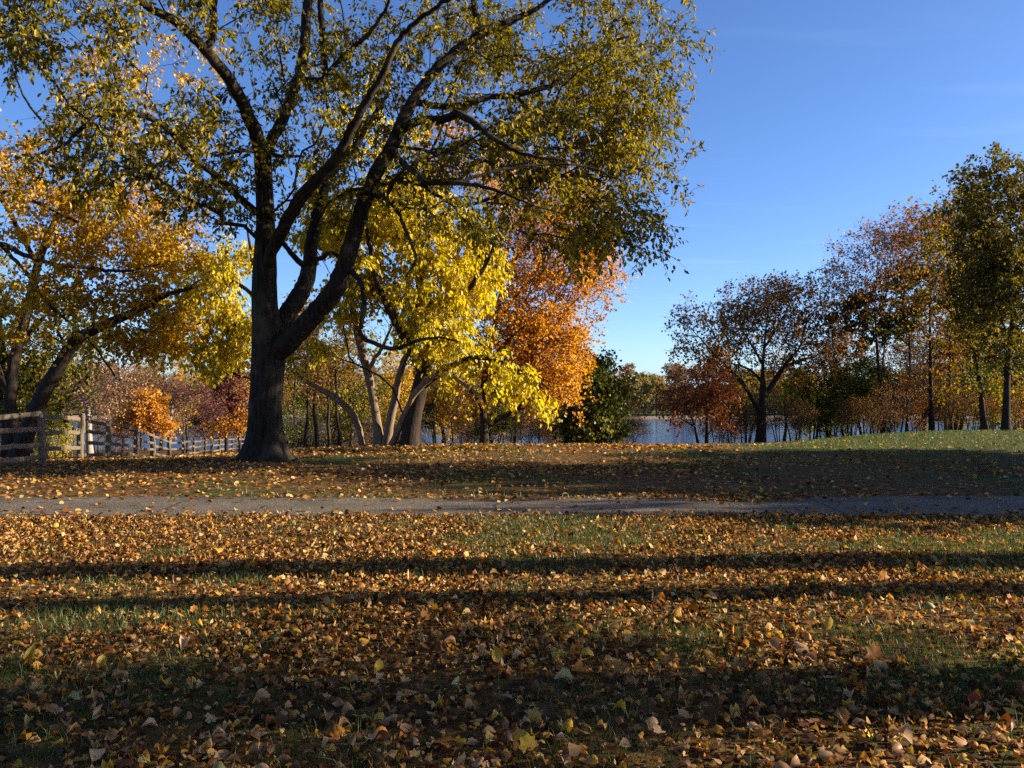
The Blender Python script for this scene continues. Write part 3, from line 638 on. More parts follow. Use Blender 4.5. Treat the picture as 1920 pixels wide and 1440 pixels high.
limbs = [
 ('T', [(908, 850, 0, 17), (908, 800, 0, 15), (905, 750, 0, 15), (912, 690, 0, 14), (925, 620, 0, 12), (940, 540, 0, 9), (955, 450, 0, 6), (965, 360, 0, 3)]),
 ('A:T', [(912, 690, 0, 9), (960, 630, -.8, 8), (1010, 590, -1.4, 6), (1060, 600, -2, 4)]),
 ('B:T', [(925, 610, 0, 8), (980, 540, -.8, 7), (1040, 500, -1.2, 6), (1100, 500, -1.6, 3)]),
 ('C:T', [(940, 520, 0, 6), (1000, 450, 0, 5), (1070, 430, 0, 4), (1130, 420, 0, 2)]),
 ('D:T', [(905, 760, 0, 8), (870, 720, .6, 7), (840, 740, 1, 4)]),
]
blobs = [(960, 420, 60, 60, 0, 2, 70), (1040, 440, 70, 55, 0, 2.2, 100), (1100, 430, 42, 40, 0, 1.4, 45), (1000, 510, 75, 42, -.5, 2, 110), (1090, 505, 56, 40, -.4, 1.6, 80), (1100, 560, 40, 32, -.6, 1.2, 30), (960, 590, 65, 45, -.8, 1.8, 110),
         (1020, 640, 55, 45, -1, 1.6, 120), (960, 660, 55, 40, -.8, 1.5, 90), (1000, 700, 50, 35, -1, 1.4, 80), (1060, 660, 25, 40, -1.2, 1, 35), (1035, 745, 22, 28, -1.2, .9, 24), (910, 520, 40, 60, .4, 1.5, 40), (850, 560, 60, 60, .6, 1.4, 26), (880, 700, 40, 30, .5, 1.2, 40), (850, 760, 38, 26, .8, 1, 34),
         (1045, 610, 60, 36, -.8, 1.6, 70), (1035, 700, 40, 30, -1.2, 1.2, 50), (1120, 470, 26, 40, -.2, 1, 24), (980, 330, 110, 55, .6, 2, 75), (1090, 370, 60, 40, .4, 1.6, 45), (860, 290, 110, 80, 1.5, 2.4, 60)]
make_px_tree('orange_tree', 'orange-leaved tree standing left of the dark green tree', 'tree', 29.0, limbs, blobs, None, LF_ORANGE, BARK, 41,
             ntw=4, twL=(.25, .6), nleaf=7, lsize=(.07, .115), lwid=.9, flare=.4, sides=14, droop=.3, jit=.08, clump=3, cs=.4, tap=.5)

limbs = [('T', [(1082, 842, 0, 15), (1086, 800, 0, 13), (1095, 740, 0, 11), (1105, 690, 0, 7), (1108, 655, 0, 4)]),
         ('S2', [(1060, 842, .6, 9), (1064, 800, .6, 8), (1070, 750, .6, 5)]), ('A:T', [(1090, 780, 0, 7), (1120, 740, 0, 5), (1145, 700, 0, 3)])]
blobs = [(1100, 695, 35, 30, 0, 1., 51), (1128, 715, 28, 32, -.2, .8, 41), (1085, 745, 31, 41, -.2, .9, 51), (1120, 765, 38, 37, -.4, 1., 64), (1140, 745, 21, 28, -.2, .7, 25), (1088, 800, 33, 30, -.3, .9, 46), (1125, 808, 35, 23, -.4, .9, 41), (1085, 668, 19, 14, 0, .5, 12), (1156, 768, 12, 14, -.3, .4, 9), (1064, 705, 12, 12, 0, .4, 9)]
make_px_tree('dark_green_tree', 'dense dark green tree at the gap where the river shows', 'tree', 31.0, limbs, blobs, None, LF_GREEN, BARK, 51,
             ntw=4, twL=(.2, .5), nleaf=9, lsize=(.09, .15), lwid=1.0, flare=.3, sides=12, clump=4, cs=.28, droop=.5, jit=.1)

# ------------------------------------------------------------------ left-hand trees
limbs = [
 ('T', [(30, 870, 0, 34), (48, 820, 0, 30), (66, 770, 0, 28), (88, 725, 0, 27), (112, 685, 0, 25), (140, 640, -.2, 22), (190, 612, -.5, 18), (255, 584, -.9, 15), (307, 555, -1.3, 10), (360, 540, -1.6, 6)]),
 ('S2', [(12, 872, .5, 26), (22, 800, .5, 24), (20, 740, .6, 22), (30, 660, .8, 20), (52, 580, 1., 17), (70, 500, 1.2, 14), (110, 400, 1.4, 11), (160, 300, 1.6, 8), (190, 220, 1.8, 4)]),
 ('A:S2', [(20, 740, .6, 14), (-40, 620, .4, 13), (-90, 520, 0, 12), (-60, 470, -.8, 11), (0, 458, -1.2, 10), (45, 478, -1.4, 9), (100, 495, -1.6, 8), (160, 502, -1.8, 7), (235, 508, -2., 5), (300, 495, -2.2, 3)]),
 ('B:A', [(0, 462, -1.2, 8), (45, 505, -1.6, 7), (75, 545, -1.9, 7), (100, 580, -2.1, 6), (150, 620, -2.4, 5), (185, 660, -2.6, 4), (215, 705, -2.8, 3)]),
 ('C:S2', [(70, 500, 1.2, 9), (20, 400, .6, 9), (0, 360, .2, 8), (70, 380, -.4, 7), (130, 410, -.8, 5), (190, 430, -1, 3)]),
 ('D:S2', [(110, 400, 1.4, 7), (200, 340, 1.2, 6), (290, 310, 1., 5), (360, 330, .8, 3)]),
 ('E:S2', [(150, 320, 1.6, 6), (90, 240, 1.4, 5), (50, 190, 1.2, 4), (20, 120, 1, 2)]),
]
blobs = [(80, 420, 120, 55, -.6, 1.6, 85), (190, 390, 110, 60, -.3, 1.6, 85), (310, 400, 90, 60, .6, 1.5, 60), (70, 340, 110, 50, .4, 1.6, 55), (30, 250, 70, 60, .8, 1.5, 35), (200, 470, 110, 40, -1.4, 1.2, 75), (310, 470, 80, 45, -1, 1.2, 60), (120, 550, 90, 40, -1.8, 1., 55),
         (230, 560, 80, 40, -1.4, 1., 60), (320, 600, 60, 40, -1.4, .9, 45), (190, 630, 60, 30, -2.3, .8, 32), (285, 650, 55, 30, -1.4, .8, 34), (300, 240, 120, 60, 1.4, 1.6, 40), (180, 170, 130, 60, 1.6, 1.6, 35), (40, 600, 70, 50, -.6, 1.2, 30), (-80, 450, 90, 120, 0, 2, 50), (-70, 250, 90, 90, .5, 2, 40), (300, 120, 140, 70, 2, 2, 34)]
make_px_tree('leaning_maple', 'leaning maple behind the fence with gold and orange leaves over long low branches', 'tree', 27.5, limbs, blobs, None, LF_GOLD, BARK, 61,
             ntw=4, twL=(.25, .6), nleaf=6, lsize=(.085, .135), lwid=1.05, hi=True, droop=.5, flare=.3, sides=16, jit=.07, clump=3)

limbs = [('T', [(18, 850, 0, 22), (10, 760, 0, 20), (0, 640, 0, 18), (-15, 520, 0, 12), (-20, 420, 0, 6)]), ('A:T', [(5, 690, 0, 10), (60, 620, -.5, 8), (110, 560, -1, 4)])]
blobs = [(20, 560, 80, 60, 0, 1.6, 55), (60, 640, 70, 50, -.4, 1.4, 55), (10, 700, 60, 50, -.4, 1.4, 45), (80, 720, 50, 40, -.6, 1.2, 38), (110, 560, 50, 50, -.6, 1.2, 30), (-30, 500, 60, 60, 0, 1.4, 25), (170, 610, 60, 50, .3, 1.2, 34), (60, 770, 70, 30, 0, 1., 28), (150, 690, 50, 30, .2, 1., 20)]
make_px_tree('green_tree', 'dark green-leaved tree at the left edge behind the leaning maple', 'tree', 31.0, limbs, blobs, None, LF_MIX, BARK, 71,
             ntw=4, nleaf=6, lsize=(.09, .14), lwid=1.0, flare=.3, sides=12)

limbs = [('T', [(170, 862, 0, 14), (167, 820, 0, 11), (166, 780, 0, 10), (160, 755, 0, 8), (150, 738, 0, 6), (135, 722, -.2, 4)]), ('A:T', [(160, 752, 0, 6), (175, 736, 0, 5), (200, 722, 0, 4), (222, 708, 0, 3)])]
blobs = [(160, 700, 50, 20, 0, 1.2, 60), (210, 715, 40, 28, 0, 1.2, 50), (130, 735, 40, 26, 0, 1, 40), (200, 760, 36, 22, 0, 1, 30), (250, 700, 30, 20, 0, 1, 24)]
make_px_tree('pale_dogwood', 'small pale-trunked tree with bare brownish twigs behind the second fence bay', 'tree', 38.0, limbs, blobs, None, LF_PINK, BARK_PALE, 81,
             ntw=5, twL=(.4, .9), nleaf=2, lsize=(.06, .10), flare=.2, sides=10, twigmat=TWIG)

limbs = [('T', [(318, 852, 0, 9), (317, 820, 0, 8), (318, 790, 0, 8), (324, 762, 0, 6), (330, 740, 0, 4)]), ('A:T', [(318, 785, 0, 5), (300, 765, 0, 4), (270, 740, 0, 3)]), ('B:T', [(322, 770, 0, 4), (350, 748, 0, 3), (380, 735, 0, 2)])]
blobs = [(320, 735, 60, 20, 0, 1.6, 80), (370, 745, 40, 26, 0, 1.4, 60), (270, 735, 40, 22, 0, 1.4, 50), (390, 770, 34, 20, 0, 1.2, 40)]
make_px_tree('mauve_dogwood', 'low spreading tree with mauve-brown twiggy crown and thin pale trunk beyond the fence', 'tree', 50.0, limbs, blobs, None, LF_BURG, BARK_PALE, 91,
             ntw=5, twL=(.4, .9), nleaf=3, lsize=(.07, .12), flare=.2, sides=10, twigmat=TWIG)
limbs = [('T', [(425, 852, 0, 8), (425, 810, 0, 7), (428, 760, 0, 6), (432, 710, 0, 4), (430, 670, 0, 2)])]
blobs = [(430, 720, 36, 30, 0, 1.4, 60), (410, 760, 36, 26, 0, 1.4, 55), (445, 770, 26, 26, 0, 1.2, 40), (390, 790, 24, 16, 0, 1, 26), (440, 690, 24, 24, 0, 1, 30)]
make_px_tree('red_maple', 'dark red maple close against the left side of the large trunk', 'tree', 54.0, limbs, blobs, None, LF_BURG, BARK, 92, ntw=4, nleaf=7, lsize=(.11, .18), flare=.2, sides=10, twL=(.3, .7))
limbs = [('T', [(285, 855, 0, 6), (284, 820, 0, 5), (282, 780, 0, 4), (280, 740, 0, 2)])]
blobs = [(270, 770, 40, 24, 0, 1.2, 70), (295, 795, 36, 20, 0, 1.2, 55), (245, 790, 28, 18, 0, 1, 34), (280, 745, 30, 18, 0, 1, 34)]
make_px_tree('small_orange_tree', 'small glowing orange tree just above the middle fence rails', 'tree', 46.0, limbs, blobs, None, LF_ORANGE, BARK, 93, ntw=4, nleaf=7, lsize=(.09, .15), flare=.2, sides=8, twL=(.25, .6))
limbs = [('T', [(452, 852, 0, 6), (448, 820, 0, 5), (440, 790, 0, 3)]), ]
blobs = [(420, 805, 34, 18, 0, 1, 40), (450, 790, 26, 20, 0, 1, 34)]
make_px_tree('orange_shrub', 'low orange shrub below the dark red maple', 'shrub', 48.0, limbs, blobs, None, LF_ORANGE, BARK, 94, ntw=4, nleaf=6, lsize=(.09, .14), flare=.2, sides=8)

# ------------------------------------------------------------------ right-hand trees
limbs = [('T', [(1325, 838, 0, 9), (1326, 790, 0, 8), (1325, 745, 0, 6), (1330, 710, 0, 4), (1328, 685, 0, 2)]), ('S2', [(1310, 838, -.2, 7), (1302, 800, -.3, 6), (1290, 765, -.4, 5), (1275, 735, -.5, 3)]),
         ('A:T', [(1326, 770, 0, 4), (1345, 745, 0, 3), (1358, 720, 0, 2)]), ('B:S2', [(1300, 795, -.3, 4), (1275, 785, -.5, 3), (1255, 788, -.6, 2)])]
blobs = [(1325, 700, 28, 24, 0, 1.2, 44), (1300, 740, 40, 32, -.2, 1.4, 70), (1345, 735, 30, 30, 0, 1.2, 46), (1275, 765, 26, 24, -.4, 1, 30), (1345, 775, 34, 22, .2, 1.2, 36), (1262, 745, 14, 30, -.4, .7, 14)]
make_px_tree('small_red_tree', 'small reddish two-stemmed tree at the right end of the open river view', 'tree', 38.0, limbs, blobs, None, LF_RED, BARK, 101, ntw=8, nleaf=2, lsize=(.08, .13), wf=.9, tap=.4, clump=3, cs=.35, flare=.3, sides=10)

limbs = [
 ('T', [(1426, 842, 0, 36), (1427, 800, 0, 32), (1428, 770, 0, 34), (1431, 740, 0, 32), (1430, 700, 0, 18), (1432, 660, 0, 15), (1436, 620, 0, 11), (1440, 580, 0, 7), (1442, 545, 0, 3)]),
 ('A:T', [(1428, 775, 0, 20), (1400, 730, -.5, 14), (1370, 695, -.9, 11), (1345, 670, -1.2, 9), (1318, 640, -1.5, 7), (1290, 612, -1.8, 5), (1268, 600, -2, 3)]),
 ('B:T', [(1432, 720, 0, 12), (1400, 690, -.8, 9), (1360, 680, -1.4, 7), (1325, 675, -2, 4)]),
 ('C:T', [(1431, 745, 0, 20), (1455, 710, .4, 17), (1475, 680, .7, 14), (1500, 650, 1, 10), (1510, 610, 1.2, 8), (1530, 580, 1.4, 5), (1545, 560, 1.5, 3)]),
 ('D:C', [(1480, 690, .7, 10), (1520, 670, .2, 8), (1550, 660, -.3, 6), (1590, 645, -.8, 3)]),
 ('E:T', [(1432, 655, 0, 9), (1450, 625, .4, 8), (1470, 590, .8, 6), (1490, 550, 1, 3)]),
 ('G:T', [(1430, 680, 0, 9), (1405, 640, .5, 8), (1380, 600, .9, 5), (1360, 575, 1.2, 3)]),
 ('H:A', [(1370, 695, -.9, 7), (1365, 640, -.4, 6), (1345, 610, 0, 4), (1330, 590, .2, 2)]),
]
blobs = [(1400, 565, 46, 30, 0, 1.8, 60), (1480, 560, 46, 32, .4, 1.8, 70), (1440, 595, 60, 36, 0, 2, 90), (1375, 605, 40, 30, .2, 1.6, 50), (1525, 590, 44, 34, .8, 1.6, 55), (1300, 602, 40, 18, -1.6, 1.2, 30), (1310, 640, 36, 24, -1.4, 1.2, 34), (1380, 650, 50, 30, -.6, 1.8, 60), (1480, 640, 56, 34, .6, 1.8, 70),
         (1545, 630, 40, 36, .2, 1.4, 36), (1570, 660, 36, 24, -.4, 1.2, 24), (1340, 680, 40, 22, -1.4, 1.2, 26), (1500, 690, 46, 26, .4, 1.4, 30), (1420, 690, 40, 24, .6, 1.4, 26), (1470, 540, 24, 14, .6, .8, 16)]
make_px_tree('spreading_oak', 'broad spreading oak with rusty thinning leaves and a thick dark trunk on the right bank', 'tree', 40.0, limbs, blobs, None, LF_RUST, BARK, 111,
             ntw=8, nleaf=2, lsize=(.09, .14), wf=.58, tap=.35, clump=3, cs=.35, flare=.35, sides=16, twL=(.3, .7))

limbs = [('T', [(1655, 838, 0, 16), (1655, 780, 0, 13), (1650, 720, 0, 12), (1645, 660, 0, 12), (1642, 610, 0, 10), (1640, 560, 0, 8), (1645, 500, 0, 6), (1640, 450, 0, 3)]), ('A:T', [(1644, 640, 0, 7), (1615, 600, -.3, 5), (1595, 560, -.5, 4), (1580, 520, -.6, 2)]), ('B:T', [(1642, 590, 0, 6), (1665, 540, .3, 5), (1670, 480, .5, 3)])]
blobs = [(1630, 450, 40, 30, 0, 1.4, 44), (1600, 500, 46, 34, -.2, 1.4, 50), (1575, 540, 32, 26, -.4, 1.1, 26), (1660, 500, 36, 44, .2, 1.4, 36), (1620, 560, 46, 30, 0, 1.4, 30), (1665, 440, 16, 20, .2, .8, 10)]
make_px_tree('tall_pink_tree', 'tall slender tree with sparse pinkish-tan leaves right of the spreading oak', 'tree', 40.0, limbs, blobs, None, LF_PINK, BARK, 121, ntw=8, nleaf=2, lsize=(.08, .13), wf=.58, tap=.35, clump=3, cs=.35, flare=.3, sides=12, twL=(.35, .9))
blobs2 = [(1600, 585, 34, 26, 0, 1.2, 44), (1640, 560, 30, 24, 0, 1.2, 30), (1580, 595, 14, 14, 0, .6, 12), (1690, 520, 34, 30, .4, 1.2, 40), (1710, 560, 36, 30, .4, 1.2, 36), (1690, 600, 40, 26, .3, 1.2, 36), (1640, 625, 46, 22, 0, 1.2, 26)]
limbs = [('T', [(1700, 840, .5, 12), (1702, 760, .5, 11), (1706, 690, .5, 10), (1704, 620, .5, 8), (1698, 560, .5, 5), (1692, 515, .5, 3)]), ('A:T', [(1704, 650, .5, 7), (1670, 620, .2, 6), (1630, 600, 0, 4), (1600, 590, 0, 3)])]
make_px_tree('dark_leaved_tree', 'tree with heavy dark green leaf clumps between two taller thin trees', 'tree', 41.0, limbs, blobs2, None, LF_GREEN, BARK, 131, ntw=4, nleaf=8, lsize=(.11, .17), wf=.58, tap=.35, clump=3, cs=.35, flare=.3, sides=10, twL=(.2, .5))
limbs = [('T', [(1748, 830, 0, 20), (1746, 770, 0, 18), (1745, 700, 0, 15), (1744, 620, 0, 12), (1742, 540, 0, 9), (1738, 470, 0, 6), (1730, 410, 0, 3)]), ('A:T', [(1745, 640, 0, 7), (1715, 600, -.4, 5), (1690, 570, -.6, 3)]), ('B:T', [(1743, 560, 0, 6), (1765, 500, .4, 5), (1790, 440, .6, 3)]), ('C:T', [(1746, 760, 0, 7), (1720, 800, -.6, 5), (1690, 815, -1, 3)])]
blobs = [(1720, 425, 36, 32, 0, 1.3, 40), (1750, 460, 44, 36, .2, 1.4, 50), (1700, 470, 30, 30, -.2, 1.2, 28), (1760, 530, 44, 36, .2, 1.3, 36), (1720, 590, 44, 36, 0, 1.3, 26), (1760, 650, 44, 40, .2, 1.3, 26), (1790, 400, 30, 30, .5, 1., 14), (1750, 720, 50, 40, 0, 1.2, 24)]
make_px_tree('straight_tree', 'straight tall tree with thin rusty crown between the slender tree and the leaning one', 'tree', 39.0, limbs, blobs, None, LF_RUST, BARK, 141, ntw=8, nleaf=2, lsize=(.08, .13), wf=.58, tap=.35, clump=3, cs=.35, flare=.3, sides=12, twL=(.35, .95))
limbs = [('T', [(1848, 826, 0, 24), (1842, 770, 0, 20), (1836, 710, 0, 19), (1822, 650, 0, 17), (1800, 600, 0, 15), (1786, 550, 0, 12), (1776, 490, 0, 9), (1778, 430, 0, 6), (1792, 375, 0, 3)]), ('A:T', [(1822, 650, 0, 9), (1850, 590, -.5, 7), (1870, 530, -.8, 5), (1880, 470, -1, 3)]), ('B:T', [(1800, 600, 0, 7), (1765, 570, .4, 5), (1740, 555, .6, 3)])]
blobs = [(1790, 470, 50, 50, 0, 1.5, 50), (1840, 500, 50, 50, -.3, 1.5, 60), (1830, 570, 46, 44, -.4, 1.4, 60), (1870, 620, 46, 44, -.4, 1.4, 50), (1800, 640, 44, 34, .1, 1.2, 36), (1780, 550, 30, 40, .3, 1., 26), (1850, 700, 46, 36, 0, 1.2, 40), (1800, 730, 40, 36, .2, 1.2, 26), (1795, 405, 32, 30, 0, 1.2, 34), (1822, 365, 26, 26, 0, 1., 26), (1770, 440, 26, 30, 0, 1., 24)]
make_px_tree('leaning_tree', 'leaning tree with olive and gold leaves near the right edge', 'tree', 37.0, limbs, blobs, None, LF_MIX, BARK, 151, ntw=4, nleaf=4, lsize=(.09, .14), wf=.58, tap=.35, clump=3, cs=.35, flare=.35, sides=14)
limbs = [('T', [(1886, 826, 0, 28), (1887, 760, 0, 25), (1890, 680, 0, 24), (1900, 590, 0, 21), (1915, 500, 0, 16), (1925, 410, 0, 10), (1925, 330, 0, 5)]), ('A:T', [(1900, 590, 0, 12), (1870, 510, -.6, 9), (1845, 440, -1, 6), (1830, 370, -1.2, 3)]), ('B:T', [(1893, 660, 0, 8), (1860, 620, -.8, 6), (1830, 610, -1.2, 3)])]
blobs = [(1880, 340, 60, 38, -.4, 1.6, 62), (1850, 400, 50, 46, -.6, 1.5, 62), (1910, 430, 60, 60, -.2, 1.8, 80), (1880, 510, 56, 46, -.6, 1.6, 70), (1900, 600, 50, 50, -.6, 1.4, 70), (1960, 480, 60, 120, 0, 2, 70), (1880, 660, 44, 26, -.8, 1.1, 32), (1840, 330, 30, 26, -.5, 1, 22), (1960, 360, 60, 50, 0, 1.6, 40), (1850, 470, 44, 60, -.5, 1.4, 60), (1835, 570, 36, 50, -.6, 1.2, 45), (1900, 520, 60, 90, 0, 1.6, 90)]
make_px_tree('dark_edge_tree', 'tall olive-leaved tree with shade put into its leaf colour, cut off by the right edge', 'tree', 33.0, limbs, blobs, None, LF_EDGE, BARK, 161, ntw=4, nleaf=7, lsize=(.09, .14), wf=.58, tap=.35, clump=3, cs=.35, flare=.35, sides=14)

# ------------------------------------------------------------------ thickets and thin trees on the slope
def at(px, d): return ((px - CX) / F * d, d)
G = {}
G['thin_brown'] = [gen_tree(201 + k, 8.5, 3.4, 2.6, 150, LF_BROWN, BARK, r0=.11, nleaf=3, ntw=4, lean=.06 * (-1) ** k) for k in range(2)]
G['thin_mix'] = [gen_tree(211 + k, 7.5, 3.6, 2.0, 170, LF_MIX, BARK, r0=.10, nleaf=4, ntw=4, lean=.05 * (-1) ** k) for k in range(2)]
G['thin_gold'] = [gen_tree(221, 7.0, 3.6, 1.8, 170, LF_GOLD, BARK, r0=.10, nleaf=4, ntw=4)]
G['bush_green'] = [gen_tree(231 + k, 4.6, 4.0, .5, 220, LF_GREEN, BARK, r0=.07, nleaf=5, ntw=4, stems=4, twL=(.25, .6), lsize=(.08, .13)) for k in range(2)]
G['bush_yellow'] = [gen_tree(241 + k, 4.2, 3.6, .5, 180, LF_MIX if k else LF_YELLOW, BARK, r0=.06, nleaf=3, ntw=4, stems=4, twL=(.25, .6), lsize=(.08, .13)) for k in range(2)]
G['bush_brown'] = [gen_tree(251 + k, 3.6, 3.6, .3, 180, LF_BROWN if k else LF_RUST, TWIG, r0=.05, nleaf=2, ntw=5, stems=5, twL=(.4, .8), lsize=(.07, .11)) for k in range(2)]
G['twiggy'] = [gen_tree(261, 6.0, 3.6, 1.2, 190, LF_PINK, TWIG, r0=.08, nleaf=1, ntw=5, stems=2, twL=(.5, 1.0), lsize=(.06, .10))]

WORDS = {'thin_brown': ('thin_tree', 'thin brown-leaved tree', 'tree'), 'thin_mix': ('thin_tree', 'thin green and yellow tree', 'tree'), 'thin_gold': ('thin_tree', 'thin gold-leaved tree', 'tree'),
         'bush_green': ('shrub', 'dark green shrub', 'shrub'), 'bush_yellow': ('shrub', 'yellow-leaved shrub', 'shrub'), 'bush_brown': ('shrub', 'brown twiggy shrub', 'shrub'), 'twiggy': ('thin_tree', 'nearly bare twiggy tree', 'tree')}
# kind, variant, photo column, distance, scale, where it stands
THICK = [
 ('thin_brown', 0, 572, 31, .62, 'just right of the large trunk'), ('thin_brown', 1, 594, 32, .72, 'second right of the large trunk'), ('thin_mix', 0, 617, 34, .7, 'behind the arching tan stem'), ('thin_brown', 0, 636, 31.5, .6, 'under the arching tan stem'),
 ('bush_green', 0, 552, 38, .6, 'in the gap right of the large trunk'), ('thin_mix', 1, 660, 44, .95, 'behind the clump of tan stems'), ('bush_yellow', 1, 640, 40, .7, 'low behind the arching tan stem'), ('thin_gold', 0, 745, 52, 1.0, 'far behind the fork of the tan stems'),
 ('bush_green', 1, 820, 33, .55, 'right of the thick brown trunk'), ('thin_brown', 1, 835, 40, .75, 'between the thick brown trunk and the orange tree'), ('twiggy', 0, 860, 46, .9, 'left of the orange tree trunk'), ('bush_green', 0, 930, 37, .62, 'at the foot of the orange tree'),
 ('thin_mix', 0, 965, 40, .62, 'between the orange tree and the dark green tree'), ('bush_yellow', 1, 955, 50, .75, 'beyond the orange tree trunk'), ('twiggy', 0, 1005, 42, .62, 'left of the dark green tree'), ('bush_brown', 0, 1020, 35, .6, 'at the left foot of the dark green tree'),
 ('bush_brown', 1, 1160, 34, .62, 'at the right foot of the dark green tree'), ('bush_brown', 0, 1186, 33, .36, 'lowest, at the edge of the open river view'), ('twiggy', 0, 700, 58, 1.1, 'far down the slope behind the tan stems'), ('thin_brown', 0, 790, 60, 1.1, 'far down behind the thick brown trunk'),
 ('thin_brown', 1, 520, 48, .8, 'hidden half behind the large trunk'), ('thin_mix', 1, 880, 64, 1.0, 'far down behind the orange tree trunk'),
 ('thin_gold', 0, 350, 62, .95, 'far beyond the fence'), ('thin_brown', 0, 230, 56, 1.0, 'beyond the fence left of the small orange tree'), ('bush_yellow', 0, 95, 33, .45, 'low behind the nearest fence post'), ('bush_yellow', 0, 125, 40, .5, 'low behind the second fence bay'), ('thin_mix', 0, 120, 46, 1.0, 'behind the pale-trunked tree'), ('bush_green', 1, 60, 44, 1.0, 'behind the leaning maple trunks'), ('twiggy', 0, 390, 70, 1.1, 'far beyond the fence near the red maple'), ('bush_green', 0, 15, 36, .9, 'at the left edge behind the fence'),
 ('thin_brown', 1, 60, 64, 1.15, 'left behind the leaning maple'), ('twiggy', 0, 185, 66, 1.2, 'behind the pale-trunked tree farther down'), ('thin_brown', 1, 300, 74, 1.2, 'behind the small orange tree'), ('thin_mix', 0, 265, 84, 1.25, 'second behind the small orange tree'), ('thin_brown', 0, 410, 80, 1.2, 'behind the dark red maple'), ('thin_gold', 0, 455, 86, 1.15, 'low down the slope left of the large trunk'), ('twiggy', 0, 340, 58, .9, 'beyond the middle of the fence'), ('bush_brown', 0, 215, 52, .8, 'beyond the third fence bay'), ('bush_brown', 1, 365, 66, .9, 'beyond the far fence bays'),
 ('thin_brown', 1, 545, 66, 1.1, 'farther down right of the large trunk'), ('thin_mix', 0, 590, 76, 1.15, 'down the slope behind the arching stem'), ('twiggy', 0, 640, 70, 1.2, 'down the slope left of the tan stems'), ('thin_brown', 0, 730, 80, 1.25, 'down the slope between the tan stems'), ('bush_brown', 1, 690, 48, .7, 'low between the tan stems'), ('thin_gold', 0, 830, 74, 1.05, 'down the slope right of the thick brown trunk'), ('thin_brown', 1, 940, 78, 1.1, 'down the slope right of the orange tree trunk'), ('twiggy', 0, 1040, 70, 1.0, 'down the slope left of the dark green tree'), ('bush_brown', 0, 880, 44, .7, 'left of the orange tree trunk, low'),
 ('bush_brown', 1, 575, 42, .7, 'low right of the large trunk'), ('bush_green', 0, 610, 50, .75, 'low behind the arching tan stem, second row'), ('bush_brown', 0, 655, 54, .9, 'down the slope under the arching stem'), ('bush_yellow', 1, 720, 46, .6, 'low between the tan stems and the thick trunk'), ('bush_brown', 1, 770, 50, .8, 'behind the thick brown trunk'), ('bush_green', 1, 865, 52, .8, 'low left of the orange tree'), ('bush_brown', 0, 915, 54, .9, 'low behind the orange tree'), ('bush_brown', 1, 985, 48, .75, 'low right of the orange tree'), ('bush_green', 0, 1035, 50, .7, 'left of the dark green tree, low'),
 ('bush_brown', 0, 1372, 41, .7, 'left of the oak trunk'), ('bush_yellow', 1, 1395, 46, .8, 'behind the oak on its left'), ('bush_yellow', 0, 1490, 46, .8, 'right of the oak trunk'), ('bush_yellow', 1, 1520, 43, .85, 'second right of the oak trunk'), ('bush_brown', 1, 1462, 41, .62, 'at the right foot of the oak'),
 ('bush_yellow', 0, 1545, 50, .9, 'third right of the oak trunk'), ('bush_green', 0, 1590, 42, 1.05, 'left of the tall pink-leaved tree'), ('bush_green', 1, 1625, 46, 1.0, 'behind the tall pink-leaved tree'), ('thin_brown', 1, 1530, 44, .55, 'thinnest between the oak and the green shrubs'), ('twiggy', 0, 1680, 40, .7, 'right of the tall pink-leaved tree'), ('twiggy', 0, 1715, 44, .85, 'left of the straight tall tree'),
 ('bush_green', 0, 1665, 48, .6, 'low behind the twiggy trees'), ('thin_brown', 0, 1785, 40, .75, 'right of the straight tall tree'), ('thin_brown', 1, 1800, 42, .8, 'left of the leaning tree'), ('bush_yellow', 0, 1805, 45, .62, 'low behind the leaning tree'), ('bush_brown', 1, 1770, 39, .55, 'at the foot of the straight tall tree'), ('bush_yellow', 1, 1870, 42, .7, 'between the leaning tree and the edge tree'),
 ('bush_brown', 0, 1915, 38, .7, 'at the right edge'), ('bush_green', 1, 1930, 44, 1.1, 'cut off by the right edge'), ('thin_mix', 1, 1735, 50, 1.0, 'behind the straight tall tree'), ('bush_brown', 1, 1600, 39, .5, 'in front of the green shrubs'), ('thin_gold', 0, 1860, 52, .9, 'behind the leaning tree'), ('bush_brown', 0, 1345, 44, .6, 'behind the small red tree'), ('thin_brown', 1, 1790, 45, 1.5, 'tallest, between the straight tree and the edge tree'), ('thin_brown', 0, 1840, 47, 1.65, 'tall, behind the leaning tree'), ('thin_mix', 1, 1905, 50, 1.7, 'tall, behind the edge tree'), ('twiggy', 0, 1770, 43, 1.75, 'tall, right of the straight tree'), ('bush_green', 0, 1560, 47, .8, 'behind the yellow shrubs right of the oak'), ('bush_brown', 1, 1500, 39, .5, 'low in front of the yellow shrubs'), ('bush_brown', 0, 1640, 38, .55, 'at the foot of the tall pink-leaved tree'), ('bush_green', 1, 1760, 47, .8, 'behind the straight tall tree, low'), ('bush_brown', 1, 1820, 39, .6, 'left foot of the leaning tree'), ('bush_green', 0, 1890, 48, .9, 'behind the edge tree'), ('twiggy', 0, 1590, 52, 1.0, 'behind the green shrubs'), ('twiggy', 0, 1830, 50, 1.1, 'behind the leaning tree, bare'), ('thin_brown', 0, 1470, 52, .8, 'behind the oak on its right'), ('bush_brown', 0, 1720, 40, .55, 'low left of the straight tall tree'), ('bush_brown', 1, 1400, 43, .6, 'low behind the oak trunk'), ('thin_mix', 0, 1780, 56, 1.0, 'far behind the straight tall tree'), ('thin_brown', 1, 1660, 58, 1.1, 'far behind the tall pink-leaved tree'), ('thin_brown', 0, 1560, 62, 1.0, 'far down the slope right of the oak')]
r = np.random.default_rng(17)
